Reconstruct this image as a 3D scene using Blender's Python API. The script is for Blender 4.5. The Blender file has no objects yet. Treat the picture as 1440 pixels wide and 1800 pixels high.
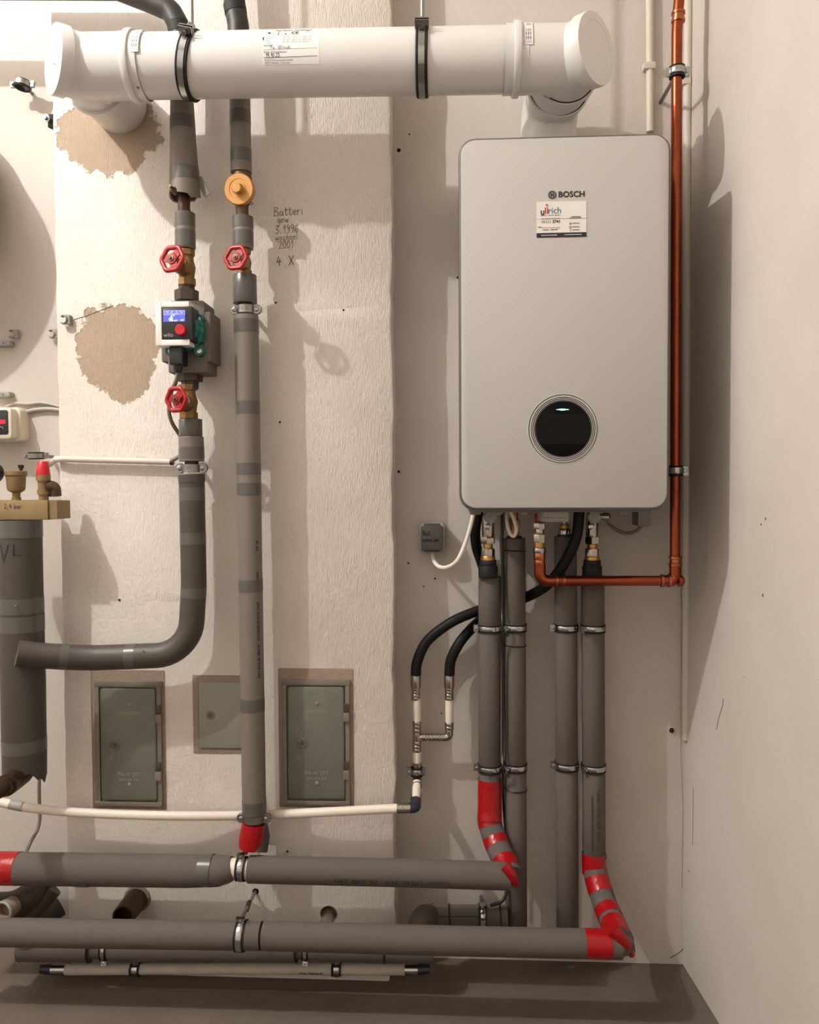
import bpy, bmesh, math, random
from mathutils import Vector, Matrix
random.seed(7)
R = math.radians
scene = bpy.context.scene
COL = scene.collection

# ------------------------------------------------------------------ camera
FPX, CX, CY = 1442.0, 720.0, 900.0           # focal length and centre of the 1440 x 1800 frame
CAM = Vector((0.0, 0.0, 1.105))
y_c = Vector((76, 50, -FPX)).normalized()    # room depth axis seen by the camera
z_c = Vector((-0.0030, 1.0, 0.0)); z_c = (z_c - y_c * z_c.dot(y_c)).normalized()
x_c = y_c.cross(z_c).normalized()
ROT = Matrix((x_c, y_c, z_c))                # camera -> world
cam_data = bpy.data.cameras.new('camera')
cam_data.sensor_fit = 'VERTICAL'; cam_data.sensor_height = 36.0; cam_data.lens = FPX * 36.0 / 1800.0
cam_data.clip_start = 0.02
cam = bpy.data.objects.new('camera', cam_data); COL.objects.link(cam)
cam.matrix_world = Matrix.Translation(CAM) @ ROT.to_4x4()
scene.camera = cam

# ------------------------------------------------------------------ light and exposure
scene.view_settings.view_transform = 'Standard'
scene.view_settings.look = 'None'
scene.view_settings.gamma = 1.0
scene.view_settings.use_curve_mapping = False
scene.view_settings.exposure = 0.0
world = bpy.data.worlds.new('world'); scene.world = world
world.use_nodes = True
world.node_tree.nodes['Background'].inputs[0].default_value = (0.9, 0.85, 0.8, 1)
world.node_tree.nodes['Background'].inputs[1].default_value = 0.0
LAMP = Vector((-1.64, 0.64, 2.86))
ld = bpy.data.lights.new('ceiling_bulb_offscreen', 'POINT')
ld.energy = 136; ld.color = (1.0, 0.985, 0.955); ld.shadow_soft_size = 0.02
lo = bpy.data.objects.new('ceiling_bulb_offscreen', ld); lo.location = LAMP; COL.objects.link(lo)

YW, YP = 1.876, 1.782                         # depth of the back wall and of the chimney breast

def at(px, py, Y):
    """point of the place at depth Y whose direction is that of a frame position"""
    d = ROT @ Vector((px - CX, CY - py, -FPX))
    return CAM + d * (Y / d.y)
def rp(px, Y): return px * Y / FPX

# ------------------------------------------------------------------ materials
def lin(c):
    return tuple((v / 12.92 if v <= 0.04045 else ((v + 0.055) / 1.055) ** 2.4) for v in c)
def srgb(r, g, b): return lin((r / 255, g / 255, b / 255))
MATS = {}
def mat(name, col, rough=0.6, metal=0.0, var=0.08, scale=40, bump=0.0, bscale=200, emit=None, estr=0, coat=0.0, spec=0.5):
    m = bpy.data.materials.new(name); m.use_nodes = True
    nt = m.node_tree; N = nt.nodes; L = nt.links
    b = N['Principled BSDF']
    tc = N.new('ShaderNodeTexCoord')
    nz = N.new('ShaderNodeTexNoise'); nz.inputs['Scale'].default_value = scale; nz.inputs['Detail'].default_value = 4
    L.new(tc.outputs['Object'], nz.inputs['Vector'])
    mx = N.new('ShaderNodeMix'); mx.data_type = 'RGBA'
    mx.inputs[6].default_value = (*[max(0, c * (1 - var)) for c in col], 1)
    mx.inputs[7].default_value = (*[min(1, c * (1 + var)) for c in col], 1)
    L.new(nz.outputs['Fac'], mx.inputs[0]); L.new(mx.outputs[2], b.inputs['Base Color'])
    b.inputs['Roughness'].default_value = rough; b.inputs['Metallic'].default_value = metal
    b.inputs['Coat Weight'].default_value = coat
    b.inputs['Specular IOR Level'].default_value = spec
    if bump:
        n2 = N.new('ShaderNodeTexNoise'); n2.inputs['Scale'].default_value = bscale; n2.inputs['Detail'].default_value = 3
        L.new(tc.outputs['Object'], n2.inputs['Vector'])
        bp = N.new('ShaderNodeBump'); bp.inputs['Strength'].default_value = bump; bp.inputs['Distance'].default_value = 0.002
        L.new(n2.outputs['Fac'], bp.inputs['Height']); L.new(bp.outputs[0], b.inputs['Normal'])
    if emit:
        b.inputs['Emission Color'].default_value = (*emit, 1); b.inputs['Emission Strength'].default_value = estr
    MATS[name] = m
    return m

mat('foam', srgb(92, 84, 79), 0.85, var=0.10, scale=600, bump=0.25, bscale=900)
mat('jacket', srgb(117, 107, 97), 0.5, var=0.05, scale=20)
mat('jacket_dark', srgb(70, 64, 59), 0.5, var=0.08, scale=15, bump=0.1, bscale=60)
mat('jacket_black', srgb(40, 36, 33), 0.5, var=0.15, scale=20, bump=0.4, bscale=60)
mat('tape_grey', srgb(88, 84, 80), 0.28, var=0.06, scale=30)
mat('tape_red', srgb(158, 6, 16), 0.28, var=0.1, scale=60, bump=1.0, bscale=55)
mat('rubber', srgb(17, 16, 16), 0.7, var=0.2)
mat('hose', srgb(12, 12, 12), 0.55, var=0.2, bump=0.1, bscale=600, spec=0.25)
mat('zinc', (0.42, 0.425, 0.43), 0.2, 1.0, var=0.12, scale=120)
mat('zinc_dull', (0.30, 0.29, 0.275), 0.4, 1.0, var=0.25, scale=90)
mat('chrome', (0.42, 0.38, 0.33), 0.2, 1.0, var=0.15, scale=90)
mat('brass', srgb(190, 150, 90), 0.42, 0.9, var=0.1, scale=60)
mat('brass_matt', srgb(138, 116, 80), 0.6, 0.4, var=0.12, scale=40)
mat('gold_cap', srgb(196, 146, 86), 0.5, 0.45, var=0.06, scale=60)
mat('bronze', srgb(140, 108, 70), 0.5, 0.7, var=0.25, scale=70, bump=0.2, bscale=200)
mat('bronze_dark', srgb(98, 78, 60), 0.5, 0.7, var=0.25, scale=70, bump=0.2, bscale=200)
mat('copper', srgb(150, 74, 50), 0.32, 1.0, var=0.28, scale=45)
mat('copper_bright', srgb(176, 104, 74), 0.28, 1.0, var=0.25, scale=70)
mat('copper_dull', srgb(80, 60, 48), 0.5, 0.8, var=0.3, scale=60)
mat('iron', srgb(84, 74, 66), 0.55, 0.6, var=0.3, scale=80, bump=0.3, bscale=300)
mat('cast_shell', srgb(112, 103, 97), 0.9, var=0.3, scale=500, bump=0.6, bscale=500)
mat('flue_white', srgb(214, 210, 206), 0.28, var=0.01, coat=0.1)
mat('label_white', srgb(226, 222, 217), 0.5, var=0.01)
mat('print_grey', srgb(95, 92, 92), 0.6, var=0.02)
mat('print_black', srgb(32, 30, 30), 0.6, var=0.02)
mat('pencil', srgb(112, 96, 82), 0.8, var=0.2, scale=300)
mat('ink_blue', srgb(52, 48, 92), 0.6, var=0.05)
mat('print_red', srgb(196, 40, 40), 0.6, var=0.02)
mat('print_teal', srgb(60, 110, 128), 0.6, var=0.02)
mat('boiler_case', srgb(150, 147, 143), 0.38, 0.35, var=0.03)
mat('boiler_rim', srgb(104, 100, 96), 0.35, 0.5, var=0.03)
mat('boiler_base', srgb(118, 114, 108), 0.5, 0.2, var=0.08)
mat('screen_black', srgb(5, 5, 5), 0.35, var=0.02, spec=0.12)
mat('screen_dark', srgb(16, 15, 14), 0.3, var=0.02, spec=0.15)
mat('led_green', srgb(190, 250, 235), 0.4, emit=srgb(150, 245, 225), estr=1.4)
mat('led_red', srgb(230, 20, 50), 0.4, emit=srgb(240, 20, 50), estr=0.8)
mat('lcd_blue', srgb(80, 86, 190), 0.3, emit=srgb(84, 92, 205), estr=0.55)
mat('lcd_light', srgb(140, 150, 230), 0.3, emit=srgb(140, 150, 235), estr=0.6)
mat('lcd_text', srgb(225, 235, 255), 0.3, emit=srgb(215, 225, 255), estr=0.9)
mat('plastic_black', srgb(20, 20, 20), 0.4, var=0.1)
mat('plastic_grey', srgb(150, 148, 142), 0.5, var=0.05)
mat('plastic_dgrey', srgb(66, 64, 60), 0.4, var=0.06)
mat('plastic_beige', srgb(214, 204, 186), 0.5, var=0.03)
mat('plastic_red', srgb(190, 14, 32), 0.35, var=0.03)
mat('wheel_red', srgb(152, 4, 14), 0.35, var=0.08, coat=0.05)
mat('teal', srgb(18, 104, 92), 0.4, var=0.1)
mat('silver_plastic', srgb(226, 222, 216), 0.35, 0.1, var=0.03)
mat('pex_white', srgb(226, 214, 200), 0.45, var=0.04, scale=30)
mat('pex_dirty', srgb(186, 178, 164), 0.55, var=0.18, scale=40)
mat('navy', srgb(38, 42, 56), 0.4, var=0.1)
mat('cable_white', srgb(232, 224, 212), 0.45, var=0.02)
mat('cable_grey', srgb(168, 160, 148), 0.5, var=0.04)
mat('cable_dark', srgb(120, 110, 98), 0.5, var=0.05)
mat('conduit', srgb(206, 196, 182), 0.5, var=0.04)
mat('door_metal', srgb(112, 114, 102), 0.55, 0.35, var=0.22, scale=18, bump=0.25, bscale=120)
mat('door_frame', srgb(122, 114, 102), 0.6, 0.2, var=0.25, scale=30, bump=0.4, bscale=120)
mat('door_light', srgb(146, 143, 130), 0.55, 0.3, var=0.12, scale=18, bump=0.2, bscale=90)
mat('mortar', srgb(146, 128, 112), 0.9, var=0.2, scale=50, bump=0.8, bscale=150)
mat('crack_shade', srgb(78, 66, 56), 0.9, var=0.2)  # plaster cracks are wear; the shade inside them is painted as brown
mat('seam_shade', srgb(48, 45, 43), 0.7, var=0.1)  # slit seams of the foam, their inner shade painted as dark lines
mat('vessel', srgb(226, 220, 210), 0.35, var=0.02)
mat('dowel_white', srgb(220, 214, 206), 0.5)

def plaster(name, col, dirt, patches=(), rough_bump=0.5, brush=0.5, floor_mix=None):
    """painted plaster; patches = (x, z, rx, rz) areas of bare mortar with ragged edges"""
    m = bpy.data.materials.new(name); m.use_nodes = True
    nt = m.node_tree; N = nt.nodes; L = nt.links
    b = N['Principled BSDF']; b.inputs['Roughness'].default_value = 0.85; b.inputs['Specular IOR Level'].default_value = 0.2
    tc = N.new('ShaderNodeNewGeometry'); P = tc.outputs['Position']
    def noise(s, d=4, vec=None, rough=0.55):
        n = N.new('ShaderNodeTexNoise'); n.inputs['Scale'].default_value = s; n.inputs['Detail'].default_value = d
        n.inputs['Roughness'].default_value = rough
        L.new(vec if vec is not None else P, n.inputs['Vector']); return n.outputs['Fac']
    def math_(op, a, c, clamp=False):
        n = N.new('ShaderNodeMath'); n.operation = op; n.use_clamp = clamp
        for i, v in enumerate((a, c)):
            if isinstance(v, (int, float)): n.inputs[i].default_value = v
            else: L.new(v, n.inputs[i])
        return n.outputs[0]
    def mixc(f, a, c):
        n = N.new('ShaderNodeMix'); n.data_type = 'RGBA'
        L.new(f, n.inputs[0])
        for i, v in ((6, a), (7, c)):
            if isinstance(v, tuple): n.inputs[i].default_value = (*v, 1)
            else: L.new(v, n.inputs[i])
        return n.outputs[2]
    def ramp(f, lo_, hi_):
        n = N.new('ShaderNodeMapRange'); n.inputs[1].default_value = lo_; n.inputs[2].default_value = hi_
        L.new(f, n.inputs[0]); return n.outputs[0]
    c = mixc(ramp(noise(3.0, 5), 0.40, 0.75), col, dirt)
    c = mixc(math_('MULTIPLY', ramp(noise(130, 3), 0.68, 0.76), 0.45), c, tuple(v * 0.55 for v in col))
    mp = N.new('ShaderNodeMapping'); L.new(P, mp.inputs[0]); mp.inputs['Scale'].default_value = (3.2, 1, 0.5)
    mp2 = N.new('ShaderNodeMapping'); L.new(P, mp2.inputs[0]); mp2.inputs['Rotation'].default_value = (0, R(58), 0); mp2.inputs['Scale'].default_value = (3.0, 1, 0.4)
    sw = ramp(noise(5, 2), 0.47, 0.53)
    sel = N.new('ShaderNodeMix'); sel.data_type = 'FLOAT'
    L.new(sw, sel.inputs[0]); L.new(noise(110, 4, mp.outputs[0]), sel.inputs[2]); L.new(noise(110, 4, mp2.outputs[0]), sel.inputs[3])
    h = math_('ADD', math_('MULTIPLY', sel.outputs[0], brush), math_('MULTIPLY', noise(95, 6, rough=0.65), rough_bump * 1.3))
    h = math_('ADD', h, math_('MULTIPLY', noise(9, 3), rough_bump * 1.6))
    if patches:
        sx = N.new('ShaderNodeSeparateXYZ'); L.new(P, sx.inputs[0])
        tot = None
        for (px, pz, rx, rz) in patches:
            dx = math_('DIVIDE', math_('SUBTRACT', sx.outputs[0], px), rx)
            dz = math_('DIVIDE', math_('SUBTRACT', sx.outputs[2], pz), rz)
            d = math_('ADD', math_('MULTIPLY', dx, dx), math_('MULTIPLY', dz, dz))
            d = math_('SUBTRACT', 1.0, d)
            tot = d if tot is None else math_('MAXIMUM', tot, d)
        e = math_('ADD', tot, math_('MULTIPLY', math_('SUBTRACT', noise(26, 6, rough=0.7), 0.5), 1.7))
        msk = ramp(e, 0.02, 0.10)
        c = mixc(msk, c, mixc(noise(14, 4), srgb(160, 141, 122), srgb(172, 152, 132)))
        h = math_('SUBTRACT', h, math_('MULTIPLY', msk, 0.7))
    L.new(c, b.inputs['Base Color'])
    bp = N.new('ShaderNodeBump'); bp.inputs['Strength'].default_value = 0.75; bp.inputs['Distance'].default_value = 0.0045
    L.new(h, bp.inputs['Height']); L.new(bp.outputs[0], b.inputs['Normal'])
    MATS[name] = m
_a, _b = at(206, 612, YP), at(190, 235, YP)
plaster('chimney_plaster', srgb(226, 217, 208), srgb(213, 203, 192),
        ((_a.x, _a.z, 0.094, 0.100), (at(225, 665, YP).x, at(225, 665, YP).z, 0.05, 0.06), (_b.x, _b.z, 0.115, 0.09)), 0.5, 0.6)
plaster('wall_plaster', srgb(202, 193, 184), srgb(193, 183, 173), (), 0.32, 0.12)
plaster('side_plaster', srgb(202, 193, 184), srgb(193, 183, 173), (), 0.22, 0.06)
plaster('floor_concrete', srgb(110, 98, 88), srgb(90, 80, 72), (), 0.3, 0.0)
plaster('rear_paint', srgb(230, 225, 219), srgb(225, 220, 214), (), 0.2, 0.1)
plaster('ceiling_plaster', srgb(232, 227, 221), srgb(226, 221, 214), (), 0.2, 0.1)

def panel_material():
    m = bpy.data.materials.new('boiler_glass'); m.use_nodes = True
    nt = m.node_tree; N = nt.nodes; L = nt.links; b = N['Principled BSDF']
    g = N.new('ShaderNodeNewGeometry'); mp = N.new('ShaderNodeMapping'); L.new(g.outputs['Position'], mp.inputs[0])
    mp.inputs['Scale'].default_value = (170, 1, 170)
    vz = N.new('ShaderNodeTexChecker'); vz.inputs['Scale'].default_value = 1.0; L.new(mp.outputs[0], vz.inputs['Vector'])
    vz.inputs[1].default_value = (*srgb(184, 179, 174), 1); vz.inputs[2].default_value = (*srgb(182, 177, 172), 1)
    L.new(vz.outputs[0], b.inputs['Base Color'])
    b.inputs['Roughness'].default_value = 0.22; b.inputs['Specular IOR Level'].default_value = 0.45
    MATS['boiler_glass'] = m
panel_material()

# ------------------------------------------------------------------ mesh building
def frame_of(d):
    d = Vector(d).normalized()
    u = Vector((0, 0, 1)) if abs(d.z) < 0.9 else Vector((1, 0, 0))
    a = d.cross(u).normalized(); return a, d.cross(a).normalized()
class MB:
    def __init__(s): s.v = []; s.f = []
    def ring(s, c, a, b, r, n, ph=0.0):
        i0 = len(s.v)
        for k in range(n):
            t = 2 * math.pi * k / n + ph
            s.v.append(Vector(c) + (a * math.cos(t) + b * math.sin(t)) * r)
        return i0
    def bridge(s, i, j, n):
        for k in range(n):
            k2 = (k + 1) % n
            s.f.append((i + k, i + k2, j + k2, j + k))
    def tube(s, pts, r, n=16, caps=True):
        pts = [Vector(p) for p in pts]; m = len(pts)
        rr = r if isinstance(r, (list, tuple)) else [r] * m
        t = [((pts[min(i + 1, m - 1)] - pts[max(i - 1, 0)]).normalized()) for i in range(m)]
        a, b = frame_of(t[0]); prev = None
        for i in range(m):
            a = (a - t[i] * a.dot(t[i])).normalized(); b = t[i].cross(a).normalized()
            k = s.ring(pts[i], a, b, rr[i], n)
            if prev is not None: s.bridge(prev, k, n)
            elif caps: s.f.append(tuple(range(k + n - 1, k - 1, -1)))
            prev = k
        if caps: s.f.append(tuple(range(prev, prev + n)))
        return s
    def lathe(s, p, d, prof, n=28, ph=0.0, caps=True):
        d = Vector(d).normalized(); a, b = frame_of(d); p = Vector(p); prev = None
        for t, r in prof:
            k = s.ring(p + d * t, a, b, max(r, 1e-5), n, ph)
            if prev is not None: s.bridge(prev, k, n)
            elif caps: s.f.append(tuple(range(k + n - 1, k - 1, -1)))
            prev = k
        if caps: s.f.append(tuple(range(prev, prev + n)))
        return s
    def torus(s, c, d, Rr, r, n=40, m=10, arc=(0, 2 * math.pi), wav=0, amp=0.0, flat=1.0):
        a, b = frame_of(d); d = Vector(d).normalized(); c = Vector(c)
        full = abs(arc[1] - arc[0] - 2 * math.pi) < 1e-6
        K = n if full else n + 1; i0 = len(s.v)
        for k in range(K):
            t = arc[0] + (arc[1] - arc[0]) * k / n
            e = a * math.cos(t) + b * math.sin(t)
            q = Rr * (1 + amp * math.cos(wav * t))
            for j in range(m):
                w = 2 * math.pi * j / m
                s.v.append(c + e * (q + r * math.cos(w)) + d * (r * flat * math.sin(w)))
        for k in range(n):
            k2 = (k + 1) % K
            for j in range(m):
                j2 = (j + 1) % m
                s.f.append((i0 + k * m + j, i0 + k2 * m + j, i0 + k2 * m + j2, i0 + k * m + j2))
        return s
    def prism(s, x0, x1, z0, z1, yf, yb, rad=0.0, ch=0.0, k=5, M=None):
        """rounded rectangle in x-z, extruded from yf (front, chamfered) to yb"""
        rad = max(rad, 1e-4); ch = min(ch, rad * 0.95)
        def outline(ins):
            r = max(rad - ins, 1e-5); o = []
            for cx, cz, a0 in ((x1 - rad, z1 - rad, 0), (x0 + rad, z1 - rad, 90), (x0 + rad, z0 + rad, 180), (x1 - rad, z0 + rad, 270)):
                for j in range(k + 1):
                    t = R(a0 + 90 * j / k); o.append((cx + r * math.cos(t), cz + r * math.sin(t)))
            return o
        rows = [(yf, ch), (yf + ch * 0.3, ch * 0.3), (yf + ch, 0), (yb, 0)] if ch > 0 else [(yf, 0), (yb, 0)]
        n = 4 * (k + 1); prev = None
        for y, ins in rows:
            i = len(s.v)
            for (x, z) in outline(ins):
                p = Vector((x, y, z)); s.v.append(M @ p if M else p)
            if prev is not None: s.bridge(prev, i, n)
            else: s.f.append(tuple(range(i, i + n)))
            prev = i
        s.f.append(tuple(range(prev + n - 1, prev - 1, -1)))
        return s
    def pbox(s, px0, py0, px1, py1, yf, yb, rad=0.0, ch=0.0):
        """box whose front face at depth yf covers a frame rectangle"""
        a, b = at(px0, (py0 + py1) / 2, yf), at(px1, (py0 + py1) / 2, yf)
        c, d = at((px0 + px1) / 2, py0, yf), at((px0 + px1) / 2, py1, yf)
        return s.prism(min(a.x, b.x), max(a.x, b.x), min(c.z, d.z), max(c.z, d.z), yf, yb, rad, ch)
    def obox(s, c, ax, ay, az, hx, hy, hz):
        c = Vector(c); ax = Vector(ax).normalized(); ay = Vector(ay).normalized(); az = Vector(az).normalized()
        i = len(s.v)
        for sx in (-1, 1):
            for sy in (-1, 1):
                for sz in (-1, 1): s.v.append(c + ax * hx * sx + ay * hy * sy + az * hz * sz)
        for f in ((0, 1, 3, 2), (4, 6, 7, 5), (0, 4, 5, 1), (2, 3, 7, 6), (0, 2, 6, 4), (1, 5, 7, 3)): s.f.append(tuple(i + q for q in f))
        return s
    def poly(s, pts2, yf, yb):
        i = len(s.v); n = len(pts2)
        for y in (yf, yb):
            for p in pts2: s.v.append(Vector((p[0], y, p[1])))
        s.f.append(tuple(range(i, i + n))); s.f.append(tuple(range(i + 2 * n - 1, i + n - 1, -1)))
        for k in range(n): s.f.append((i + k, i + (k + 1) % n, i + n + (k + 1) % n, i + n + k))
        return s
    def mesh(s, name, off=Vector((0, 0, 0)), ang=38):
        me = bpy.data.meshes.new(name)
        me.from_pydata([tuple(v - off) for v in s.v], [], s.f)
        bm = bmesh.new(); bm.from_mesh(me); bmesh.ops.recalc_face_normals(bm, faces=bm.faces); bm.to_mesh(me); bm.free()
        for p in me.polygons: p.use_smooth = True
        me.set_sharp_from_angle(angle=R(ang))
        return me

def fillet(pts, rad, k=8):
    pts = [Vector(p) for p in pts]; out = [pts[0]]
    for i in range(1, len(pts) - 1):
        r = rad[i - 1] if isinstance(rad, (list, tuple)) else rad
        a = (pts[i - 1] - pts[i]); b = (pts[i + 1] - pts[i])
        ua, ub = a.normalized(), b.normalized(); ang = ua.angle(ub)
        d = min(r / math.tan(ang / 2), a.length * 0.49, b.length * 0.49); rr = d * math.tan(ang / 2)
        bis = (ua + ub).normalized(); c = pts[i] + bis * (rr / math.sin(ang / 2))
        v0 = pts[i] + ua * d - c; v1 = pts[i] + ub * d - c
        for j in range(k + 1):
            out.append(c + v0.normalized().slerp(v1.normalized(), j / k).normalized() * v0.length if v0.angle(v1) > 1e-4 else c + v0)
    out.append(pts[-1]); return out
def spline(pts, k=8):
    pts = [Vector(p) for p in pts]; out = []
    P = [pts[0] * 2 - pts[1]] + pts + [pts[-1] * 2 - pts[-2]]
    for i in range(1, len(P) - 2):
        for j in range(k):
            t = j / k
            out.append(0.5 * ((2 * P[i]) + (P[i + 1] - P[i - 1]) * t + (2 * P[i - 1] - 5 * P[i] + 4 * P[i + 1] - P[i + 2]) * t * t + (3 * P[i] - P[i - 1] - 3 * P[i + 1] + P[i + 2]) * t ** 3))
    out.append(pts[-1]); return out
def ats(*pts): return [at(*p) for p in pts]
def sub(path, s0, s1, n=6):
    """piece of a path between two fractions of its length"""
    L = [0.0]
    for i in range(1, len(path)): L.append(L[-1] + (path[i] - path[i - 1]).length)
    def pt(s):
        s = max(0, min(1, s)) * L[-1]
        for i in range(1, len(path)):
            if L[i] >= s:
                t = (s - L[i - 1]) / max(1e-9, L[i] - L[i - 1]); return path[i - 1].lerp(path[i], t)
        return path[-1]
    return [pt(s0 + (s1 - s0) * i / n) for i in range(n + 1)]

# ------------------------------------------------------------------ objects
def torn(c0, c1, r0, r1, jag, seed, n=40, wall=0.004):
    """open insulation tube whose far end is ragged"""
    rnd = random.Random(seed); c0, c1 = Vector(c0), Vector(c1); d = (c1 - c0).normalized(); a, b = frame_of(d)
    off = [rnd.uniform(-1, 1) for _ in range(n)]
    off = [(off[i] * 0.45 + off[(i + 1) % n] * 0.3 + 0.9 * math.sin(i * 2 * math.pi / n * 2 + seed)) * jag for i in range(n)]
    m = MB()
    def rg(c, r, o=None):
        i = m.ring(c, a, b, r, n)
        if o:
            for k in range(n): m.v[i + k] = m.v[i + k] + d * o[k]
        return i
    p = rg(c0, r0); q = rg(c1, r1, off); t = rg(c1 - d * 0.001, r1 - wall, off); u = rg(c0, r0 - wall)
    m.bridge(p, q, n); m.bridge(q, t, n); m.bridge(t, u, n); m.bridge(u, p, n); return m
class Part:
    def __init__(s, name, mb, m, label=None): s.name, s.mb, s.m, s.label, s.kids = name, mb, m, label, []
    def sub(s, name, mb, m, label=None):
        p = Part(name, mb, m, label); s.kids.append(p); return p
class Thing:
    def __init__(s, name, label, cat, group=None, kind=None): s.name, s.label, s.cat, s.group, s.kind, s.parts = name, label, cat, group, kind, []
    def add(s, name, mb, m, label=None):
        p = Part(name, mb, m, label); s.parts.append(p); return p
    def done(s):
        vs = [v for p in s.parts for v in p.mb.v]
        lo_ = Vector((min(v.x for v in vs), min(v.y for v in vs), min(v.z for v in vs)))
        hi_ = Vector((max(v.x for v in vs), max(v.y for v in vs), max(v.z for v in vs)))
        base = Vector(((lo_.x + hi_.x) / 2, (lo_.y + hi_.y) / 2, lo_.z))
        def mk(p, name, parent):
            o = bpy.data.objects.new(name, p.mb.mesh(name, base)); COL.objects.link(o)
            o.data.materials.append(MATS[p.m])
            if parent is not None: o.parent = parent
            if p.label: o['label'] = p.label
            for q in p.kids: mk(q, q.name, o)
            return o
        if len(s.parts) == 1:
            root = mk(s.parts[0], s.name, None); root.location = base
        else:
            root = bpy.data.objects.new(s.name, None); COL.objects.link(root); root.location = base
            root.empty_display_size = 0.02
            for p in s.parts: mk(p, p.name, root)
        root['label'] = s.label
        if s.kind: root['kind'] = s.kind
        if s.kind != 'structure': root['category'] = s.cat
        if s.group: root['group'] = s.group
        return root

def cut(obj, cyls):
    """drills (point, direction, radius, depth) pits into a solid piece of the room"""
    m = MB()
    for p, d, r, dep in cyls: m.lathe(Vector(p) - Vector(d).normalized() * 0.004, d, [(0, r), (dep + 0.004, r)], 12)
    c = bpy.data.objects.new('cutter', m.mesh('cutter')); COL.objects.link(c)
    md = obj.modifiers.new('pits', 'BOOLEAN'); md.operation = 'DIFFERENCE'; md.solver = 'EXACT'; md.object = c
    bpy.context.view_layer.update()
    me = bpy.data.meshes.new_from_object(obj.evaluated_get(bpy.context.evaluated_depsgraph_get()))
    obj.modifiers.clear(); old = obj.data; obj.data = me; bpy.data.meshes.remove(old); bpy.data.objects.remove(c)
    me.set_sharp_from_angle(angle=R(38))
def pit(p, d, r, dep=0.024): return MB().lathe(p, d, [(0.0008, r * 0.97), (dep - 0.001, r * 0.97), (dep - 0.001, 0.0002)], 12, caps=False)
# ------------------------------------------------------------------ lettering
def text_geo(string, size, bold=0.0, align='CENTER', space=1.0, shear=0.0):
    cu = bpy.data.curves.new('t', 'FONT'); cu.body = string; cu.size = size; cu.align_x = align; cu.align_y = 'CENTER'
    cu.space_character = space; cu.offset = bold * size; cu.resolution_u = 3; cu.shear = shear
    o = bpy.data.objects.new('t', cu); COL.objects.link(o)
    dg = bpy.context.evaluated_depsgraph_get()
    me = bpy.data.meshes.new_from_object(o.evaluated_get(dg))
    v = [tuple(q.co) for q in me.vertices]; f = [tuple(p.vertices) for p in me.polygons]
    bpy.data.objects.remove(o); bpy.data.curves.remove(cu); bpy.data.meshes.remove(me)
    return v, f
def text(mb, string, size, o, xd, yd, **kw):
    v, f = text_geo(string, size, **kw); i = len(mb.v); xd = Vector(xd); yd = Vector(yd)
    for p in v: mb.v.append(Vector(o) + xd * p[0] + yd * p[1])
    mb.f += [tuple(i + q for q in t) for t in f]; return mb
def text_map(mb, string, size, fn, **kw):
    v, f = text_geo(string, size, **kw); i = len(mb.v)
    for p in v: mb.v.append(fn(p[0], p[1]))
    mb.f += [tuple(i + q for q in t) for t in f]; return mb
X, Y_, Z = Vector((1, 0, 0)), Vector((0, 1, 0)), Vector((0, 0, 1))
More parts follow.
